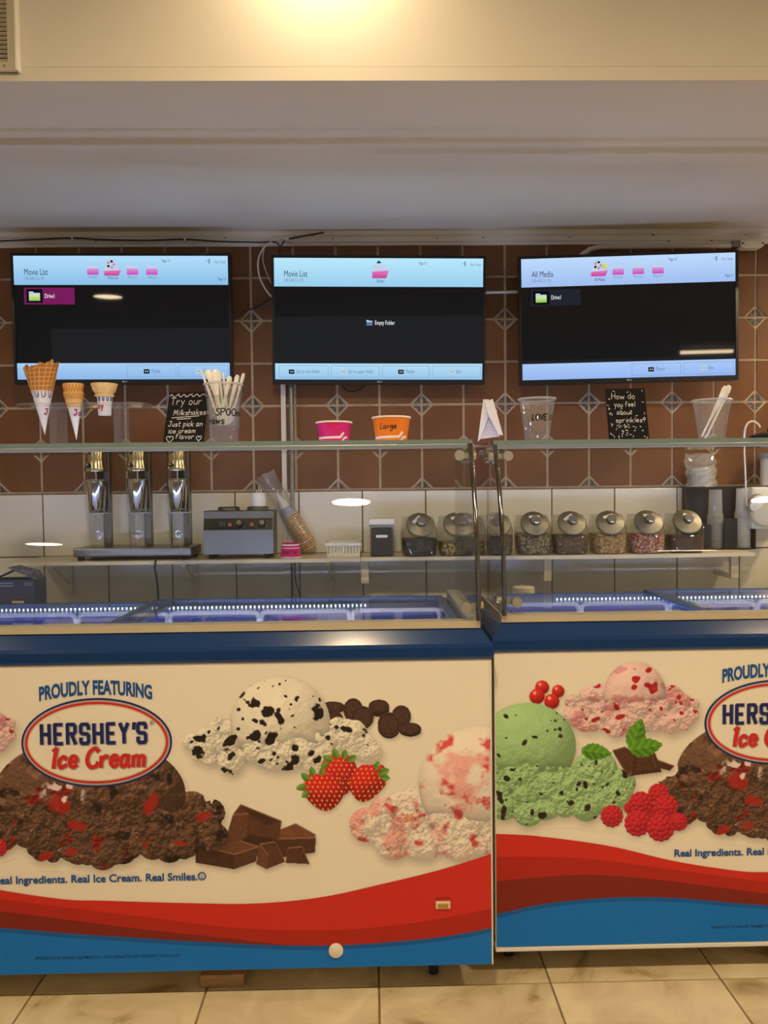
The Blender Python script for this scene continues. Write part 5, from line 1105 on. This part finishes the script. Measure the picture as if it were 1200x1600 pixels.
def sleeve_print(M, rf, z0, z1, n, par, word, wa, wz):
    """blue scallops round the top of the paper sleeve and a red word"""
    for k in range(n):
        a0 = 2*math.pi*(k+.5)/n; wd = 2*math.pi/n*.62; b = MB(); pts = []
        prof = [(-.5, 1), (.5, 1), (.5, .35), (.36, .12), (.15, 0), (-.15, 0), (-.36, .12), (-.5, .35)]
        vs = [(rf(z0+(z1-z0)*v)*math.cos(a0+u*wd)*1.012, rf(z0+(z1-z0)*v)*math.sin(a0+u*wd)*1.012, z0+(z1-z0)*v) for u, v in prof]; b.add(vs, [tuple(range(8))], False, M); b.build('scallop', SBLUE, par)
    if word:
        ls, w = hand2d(word, .014, .1, .1, 5); b = MB()
        def fn(u, v):
            z = wz+v; r = rf(z)+.0007; a = wa+u/r; return tuple(M @ Vector((r*math.cos(a), r*math.sin(a), z)))
        flat(b, ribbon(ls, .0030), fn); b.build('sleeve_lettering', SRED, par)
# 1: big waffle cone
tip = atY(70, 679, YC); top = atY(63, 568, YC); M1, Lc = cone_axis(tip, top)
c1 = thing('waffle_cone', tuple(tip), 'large waffle cone in a paper sleeve, leftmost in the clear stand', 'cone', 'display cones')
zs = (atY(68, 612, YC)-tip).length; rs_ = .0255; R1 = .0435
rf = lambda z: rs_*z/zs
rw = lambda z: (rs_-.0012)+(R1-rs_)*(z-zs)/(Lc-zs)
MB().lathe([(.0004, 0), (rf(zs*.5), zs*.5), (rs_, zs), (rs_-.0006, zs)], 32, M1, cap0=False, cap1=False).build('sleeve', SLEEVE, c1)
b = MB(); N = 40; vs = []; fs = []
edge = lambda a: Lc+.004*math.sin(a*9)+.003*math.sin(a*23)-.022*max(0, math.cos(a+math.radians(125)))**2
for i in range(N):
    a = 2*math.pi*i/N
    for t in (0, .33, .66, 1): z = zs-.02+(edge(a)-zs+.02)*t; vs.append((rw(z)*math.cos(a), rw(z)*math.sin(a), z))
    for t in (1, .66, .33, .1): z = zs-.02+(edge(a)-zs+.02)*t; vs.append(((rw(z)-.003)*math.cos(a), (rw(z)-.003)*math.sin(a), z))
for i in range(N):
    j = (i+1) % N
    for q in range(7): fs.append((i*8+q, j*8+q, j*8+q+1, i*8+q+1))
b.add(vs, fs, True, M1); b.build('waffle_wall', WAFD, c1)
g = MB()
for k in range(17):
    for sgn in (1,):
        pts = []
        for q in range(7):
            a = 2*math.pi*k/17+sgn*q*.05; z = zs+.001+(edge(a)-zs-.001)*q/6; pts.append(tuple(M1 @ Vector((rw(z)*1.01*math.cos(a), rw(z)*1.01*math.sin(a), z))))
        g.tube(pts, .0011, 5)
for q in range(7):
    z = zs+.004+q*.0105; g.tube([tuple(M1 @ Vector((rw(min(z, edge(a)))*1.01*math.cos(a), rw(min(z, edge(a)))*1.01*math.sin(a), min(z+.003*math.sin(a), edge(a)-.001)))) for a in [2*math.pi*i/36 for i in range(36)]], .0011, 5, closed=True)
g.build('waffle_ridges', WAFL, c1); sleeve_print(M1, rf, zs-.017, zs-.001, 9, c1, 'J', -1.05, .049)
# 2: two sugar cones one in the other
tip = atY(119.5, 687, YC); top = atY(114, 600, YC); M2, Lc2 = cone_axis(tip, top)
c2 = thing('sugar_cone', tuple(tip), 'two nested sugar cones in a paper sleeve, middle of the clear stand', 'cone', 'display cones')
zs2 = (atY(116, 625, YC)-tip).length; r2 = .0195; rf2 = lambda z: r2*z/zs2
MB().lathe([(.0004, 0), (rf2(zs2*.5), zs2*.5), (r2, zs2), (r2-.0006, zs2)], 28, M2, cap0=False, cap1=False).build('sleeve', SLEEVE, c2)
for za, zb, ra, rb_, nm in ((zs2-.02, zs2+.0185, .0165, .0248, 'lower_cone'), (zs2+.008, Lc2, .0205, .0252, 'upper_cone')):
    MB().lathe([(ra, za), (rb_, zb-.001), (rb_-.0005, zb), (rb_-.0025, zb), (ra-.003, za)], 28, M2, cap0=False, cap1=False).build(nm, WAFL, c2)
    g = MB()
    for k in range(20):
        for sgn in (1, -1):
            z0_, z1_ = max(za, zs2+.001), zb-.004; g.tube([tuple(M2 @ Vector(((ra+(rb_-ra)*(z-za)/(zb-za))*1.012*math.cos(2*math.pi*k/20+sgn*q*.09), (ra+(rb_-ra)*(z-za)/(zb-za))*1.012*math.sin(2*math.pi*k/20+sgn*q*.09), z))) for q in range(5) for z in [z0_+(z1_-z0_)*q/4]], .0007, 4)
    g.build('lattice', WAFD, c2)
sleeve_print(M2, rf2, zs2-.010, zs2-.001, 9, c2, 'Jo', -1.45, .060)
# 3: flat-bottomed cake cup
bt = atY(164, 649, YC); tp = atY(162, 600, YC); c3 = thing('cake_cone', (bt.x, YC, bt.z), 'pale flat-bottomed cake cone in a paper sleeve, rightmost in the clear stand', 'cone', 'display cones')
Hc = tp.z-bt.z; M3 = T(bt.x, YC, bt.z); CAKE = noisy('cake_cone', [(.3, C(226, 186, 112)), (.7, C(240, 206, 138))], 60, 4, .65, .2, 120)
MB().lathe([(.0155, 0), (.0190, Hc*.60), (.0184, Hc*.60), (.0150, .001), (0, .001)], 30, M3, cap0=False).build('sleeve', SLEEVE, c3)
MB().lathe([(.0170, Hc*.5), (.0185, Hc*.60), (.0232, Hc*.605), (.0235, Hc*.655), (.0205, Hc*.67), (.0275, Hc*.78), (.0322, Hc*.97), (.0330, Hc), (.0308, Hc*1.0), (.0262, Hc*.80), (.019, Hc*.70), (0, Hc*.70)], 34, M3).build('cake_cup', CAKE, c3)
sleeve_print(M3, lambda z: .0155+.0035*z/(Hc*.6), Hc*.42, Hc*.58, 11, c3, 'oy', -2.35, .016)

# small black signs
def sign(corners, Y, label, lines, extra):
    P = [atY(x, y, Y) for x, y in corners]; zb = GZ+.0005
    ctr = (P[2]+P[3])/2; t = thing('black_sign', (ctr.x, Y, zb), label, 'sign', 'hand-lettered signs')
    tl, tr_, br, bl = P; bl.z = br.z = zb
    lean = .018
    def fn(u, v, d=0):
        a = bl.lerp(br, u); c = tl.lerp(tr_, u); q = a.lerp(c, v); return (q.x, Y+lean*v+d, q.z)
    b = MB(); b.add([fn(0, 0), fn(1, 0), fn(1, 1), fn(0, 1), fn(0, 0, .003), fn(1, 0, .003), fn(1, 1, .003), fn(0, 1, .003)], [(0, 1, 2, 3), (4, 7, 6, 5), (0, 4, 5, 1), (1, 5, 6, 2), (2, 6, 7, 3), (3, 7, 4, 0)]); b.build('board', BLACKM, t)
    b = MB(); b.add([fn(.4, 0, .004), fn(.6, 0, .004), fn(.5, .7, .0035), fn(.4, 0, .045), fn(.6, 0, .045)], [(0, 2, 1), (3, 4, 2), (0, 3, 2), (1, 2, 4)]); b.build('foot_prop', BLACKM, t)
    W_, H_ = (br-bl).length, (tl-bl).length; n = 0
    for s, u, v, hh, wmax in lines:
        ls, w = hand2d(s, hh, .06, .35, len(s)); k = wmax/(w/W_) if wmax else 1
        b = MB(); flat(b, ribbon([[(u+x/W_*k, v+z/H_) for x, z in l] for l in ls], .00115/W_), lambda a, c: fn(a, c, -.0006)); b.build('chalk_lettering', CHALK, t)
    for nm, ln, kd in extra(): b = MB(); flat(b, ribbon(ln, .0013/W_), lambda a, c: fn(a, c, -.0006)); b.build(nm, CHALK, t, kind=kd)
    return t
def marks1():
    out = [('chalk_wave', [[(.02+.96*i/48, .93+.022*math.sin(i*.78)) for i in range(49)]], None), ('chalk_underline', [[(.14, .50), (.82, .53)]], None), ('chalk_underline', [[(.28, .472), (.62, .482)]], None)]
    out.append(('chalk_dots', [[(x, y), (x+.012, y+.004)] for x, y in ((.06, .955), (.24, .965), (.42, .90), (.58, .965), (.76, .905), (.92, .965))], 'stuff'))
    for cx_, cy_, s in ((.16, .09, .085), (.87, .10, .065)): out.append(('chalk_heart', [[(cx_+s*16*math.sin(t)**3/16, cy_+s*.85*(13*math.cos(t)-5*math.cos(2*t)-2*math.cos(3*t)-math.cos(4*t))/16) for t in [2*math.pi*i/24 for i in range(25)]]], None))
    return out
sign([(262, 612), (324, 610), (318, 690), (254, 690)], 1.93, 'black chalk sign reading Try our Milkshakes beside the spoon cup', [('Try our', .06, .76, .018, .78), ('Milkshakes', .18, .55, .0135, .80), ('Just pick an', .08, .335, .0125, .84), ('ice cream', .10, .205, .0115, .66), ('flavor', .30, .095, .0115, .44)], marks1)
def marks2():
    rs = random.Random(21); out = []
    while len(out) < 52:
        x, y, a = rs.uniform(.04, .94), rs.uniform(.03, .97), rs.uniform(0, 3.14)
        if .12 < x < .93 and .32 < y < .92 and rs.random() < .93: continue
        out.append([(x, y), (x+.045*math.cos(a), y+.035*math.sin(a))])
    return [('chalk_sprinkles', out, 'stuff')]
sign([(949, 606), (1011, 605), (1015, 684), (952, 684)], 1.99, 'black sign reading How do you feel about sprinkles', [('How do', .14, .80, .0145, .58), ('you feel', .19, .65, .0125, .52), ('about', .24, .50, .0115, .38), ('sprinkles?', .20, .345, .0125, .74)], marks2)

# cups
def clear_cup(px, rt, rb, ytop, Y, label, word, wpx, name='plastic_cup'):
    x = atY(px, 660, Y).x; zt = atY(px, ytop, Y).z; t = thing(name, (x, Y, GZ), label, 'cup', 'clear cups on the glass'); h = zt-GZ
    M = T(x, Y, GZ)
    MB().lathe([(0, .0005), (rb-.001, .0005), (rb, .003), (rb+(rt-rb)*.78-.0005, h*.80), (rb+(rt-rb)*.86, h*.82), (rt-.001, h-.004), (rt+.002, h-.003), (rt+.002, h-.0005), (rt, h), (rt-.002, h-.004), (rb+(rt-rb)*.82-.001, h*.815), (rb+(rt-rb)*.74-.001, h*.79), (rb-.0012, .004), (0, .0035)], 40, M).build('cup_wall', CUPP, t)
    if word:
        for s, u0, v0, hh in word:
            ls, w = hand2d(s, hh, .05, .3, 3); b = MB(); fn = wrapped(x, Y, GZ+.003, GZ+h*.8, rb, rb+(rt-rb)*.78); flat(b, ribbon([[(u0+a, v0+c) for a, c in l] for l in ls], .0030), fn); b.build('handwriting', INK, t)
    MB().lathe([(rt-.0022, h-.0048), (rt+.0022, h-.0040), (rt+.0030, h-.0018), (rt+.0016, h+.0006), (rt-.0022, h-.0012)], 40, M, cap0=False, cap1=False).build('rim', CUPR, t)
    return t, x, h
def utensil(name, base, top, par, kind, label, roll=0):
    """plastic spoon or knife: shaft that widens to the handle end"""
    base, top = Vector(base), Vector(top); ax = (top-base).normalized(); L = (top-base).length
    M = Matrix.Translation(base) @ Vector((0, 0, 1)).rotation_difference(ax).to_matrix().to_4x4() @ Matrix.Rotation(R(roll), 4, 'Z')
    prof = {'spoon': [(0, .001, .001), (.03, .007, .001), (.12, .013, .0035), (.24, .012, .004), (.34, .004, .0022), (.6, .0042, .002), (.93, .0085, .0018), (.98, .007, .0014), (1, .002, .001)],
            'handle': [(0, .003, .001), (.35, .0035, .002), (.75, .0075, .002), (.93, .0095, .0018), (.985, .007, .0014), (1, .002, .001)], 'straw': [(0, .0028, .0028), (1, .0028, .0028)]}[kind]
    rings = [[tuple(M @ Vector((a*math.cos(2*math.pi*q/10), b_*math.sin(2*math.pi*q/10), t*L))) for q in range(10)] for t, a, b_ in prof]
    b = loft(rings); return single(b, name, SPOON, tuple(base), label, 'straw' if kind == 'straw' else 'spoon', 'spoons and straws')
t, x, h = clear_cup(350, .0475, .0355, 600, 1.935, 'clear cup of white spoons and straws labelled by hand', [('SPOOns', -.012, .064, .0165), ('raws', -.034, .044, .0155)], 350, 'spoon_cup')
in0 = GZ+.040
MB().lathe([(0, in0), (.0335, in0), (.0345, in0+.003), (.0425, GZ+h*.78), (.0415, GZ+h*.78), (.033, in0+.004), (0, in0+.003)], 32, T(x, 1.935, 0)).build('inner_cup', CUPP, t)
tops = [(315, 580, 'straw'), (324, 578, 'handle'), (337, 577, 'handle'), (343, 581, 'straw'), (349, 583, 'straw'), (360, 588, 'handle'), (372, 586, 'handle'), (381, 583, 'handle'), (333, 586, 'straw')]
for i, (px, py, kd) in enumerate(tops):
    shape = 'spoon' if kd == 'handle' and i % 2 else kd
    tp = atY(px, py, 1.93+.004*(i % 4)); tp.y = 1.925+.006*(i % 4); dx = (tp.x-x); base = (x+dx*.10+.012*math.sin(i*2.1), 1.935-.012+.0055*(i % 5), in0+.004+.001*i)
    utensil('straw' if kd == 'straw' else 'plastic_spoon', base, tp, None, shape, 'white plastic %s in the spoon cup, its tip %s' % ('straw' if kd == 'straw' else 'spoon', ('leftmost of all', 'second from the left', 'third from the left', 'fourth from the left', 'in the very middle', 'fourth from the right', 'third from the right', 'second from the right', 'rightmost of all')[sorted(q[0] for q in tops).index(px)]), 10*i)
clear_cup(839, .0475, .0315, 623, 1.985, 'empty clear cup with handwriting between folded paper and sprinkle sign', [('LOVE it', -.021, .050, .0135)], 839)
t, x, h = clear_cup(1112, .0490, .0325, 625, 1.985, 'clear cup holding two white spoons at the right', None, 1112)
for i, (px, py, bx_) in enumerate(((1132, 604, 1096), (1141, 602, 1104))):
    tp = atY(px, py, 1.985+.004*i); bs = atY(bx_, 682, 1.98+.01*i); utensil('plastic_spoon', (bs.x, 1.978+.012*i, GZ+.008), (tp.x, 1.975+.016*i, tp.z), None, 'handle', 'white plastic spoon in the right-hand clear cup, %s one' % ('left' if i == 0 else 'right'), 20)
def paper_cup(px, rt, rb, ytop, m, label, word):
    Y = 1.93; x = atY(px, 670, Y).x; zt = atY(px, ytop, Y-rt).z; h = zt-GZ; t = thing('paper_cup', (x, Y, GZ), label, 'cup', 'paper cups'); M = T(x, Y, GZ)
    MB().lathe([(0, .004), (rb-.002, .004), (rb-.002, .0004), (rb, .0004), (rt, h-.003), (rt-.001, h-.003), (rb-.001, .006), (0, .006)], 44, M).build('wall', m, t)
    MB().lathe([(rt-.0012, h-.0045), (rt+.0022, h-.004), (rt+.0028, h-.002), (rt+.0016, h), (rt-.0012, h-.0006)], 44, M, cap0=False, cap1=False).build('rim', mat('rim_cream', C(244, 232, 214), .6), t)
    fn = wrapped(x, Y, GZ, GZ+h, rb, rt)
    b = MB(); e = rb*.85
    ar = [[(-rb*1.5+i*(rb*1.5+e*.55)/20, .009+.0015*i/20) for i in range(21)], [(e*.55, .0105), (e*.78, .0185)]]; flat(b, ribbon(ar, .0058), fn); flat(b, ([(e*.60, .0175), (e*.96, .0185), (e*.84, .0245)], [(0, 1, 2)]), fn); flat(b, ribbon([[(e*.75, .002), (e*.95, .0095), (e*1.25, .0105)]], .005), fn); b.build('printed_arrow', mat('print_peach', C(246, 222, 206), .6), t)
    if word:
        ls, w = hand2d(word, .0135, .15, .3, 8); b = MB(); flat(b, ribbon([[(-.032+a, .030+c) for a, c in l] for l in ls], .0021), fn); b.build('handwriting', INK, t)
paper_cup(522, .0435, .0365, 657, PINK, 'pink paper cup on the left glass shelf', None); paper_cup(611.5, .0470, .0385, 649, ORANGE, 'orange paper cup marked Large on the left glass shelf', 'Large')

# folded paper leaning between the freezers: two rolled flaps over a written sheet
Y = 1.99; pp = thing('folded_paper', tuple(atY(766, 690, Y)), 'folded white paper note standing where the freezers meet', 'paper')
c = lambda x, y, d=0: tuple(atY(x, y, Y+d)) 
def sheet(pts, th, m, nm):
    n = len(pts); b = MB(); b.add(pts+[(x, y+th, z) for x, y, z in pts], [tuple(range(n)), tuple(range(2*n-1, n-1, -1))]+[(i, i+n, (i+1) % n+n, (i+1) % n) for i in range(n)]); b.build(nm, m, pp)
sheet([c(760, 630, .004), c(776, 640, .004), c(781, 682, .004), c(750, 686, .004)], .001, mat('paper_lilac', C(214, 210, 226), .8), 'inner_sheet')
sheet([c(755, 624, -.012), c(764, 624, -.010), c(763, 652, -.004), c(750, 687, 0), c(746.5, 690, -.002)], .0012, PAPER, 'flap'); sheet([c(757, 629, -.016), c(770, 623, -.014), c(786, 680, -.008), c(779, 679, -.010), c(764, 650, -.014)], .0012, PAPER, 'flap')
b = MB()
for k in range(5):
    pa = atY(762-2*k, 656+6*k, Y+.0035); pb = atY(772+1.2*k, 655+5.6*k, Y+.0035); ls = [[(i/9, .3*math.sin(i*2.3+k)) for i in range(10)]]
    flat(b, ribbon(ls, .05), lambda u, v: (pa.x+(pb.x-pa.x)*u, Y+.0033, pa.z+(pb.z-pa.z)*u+v*.0022))
b.build('handwriting', mat('pen_blue', C(110, 116, 160), .7), pp)
# black base with white cord at the right end
o = atY(1192, 683, 1.99); ds = thing('black_stand', (o.x+.03, 1.99, GZ), 'low round black stand at the right end of the glass shelf', 'stand')
MB().lathe([(.062, 0), (.064, .003), (.060, .010), (.040, .017), (.018, .020), (.016, .030), (0, .030)], 36, T(o.x+.03, 1.99, GZ)).build('base', mat('gloss_black', C(20, 20, 20), .2), ds)
pts = [tuple(atY(x, y, 1.97)) for x, y in ((1188, 668), (1184, 662), (1176, 658), (1168, 662), (1164, 672))]; a, c, d = atY(1163, 690, 2.02), atY(1164, 712, 2.362), atY(1165.5, 764, 2.40)
cb = MB().tube(spline(pts+[(a.x, 2.02, GZ+.0034), (atY(1164, 700, 2.2).x, 2.2, GZ+.0034), (c.x, 2.352, GZ+.0034), (c.x, 2.366, GZ-.004), tuple(atY(1164.5, 735, 2.372)), tuple(d), tuple(atY(1167, 790, 2.55))], 6), .0026, 8)
single(cb, 'white_cable', mat('cord_white', C(226, 218, 198), .5), pts[0], 'white power cable looping over the right end of the glass shelf', 'cable')
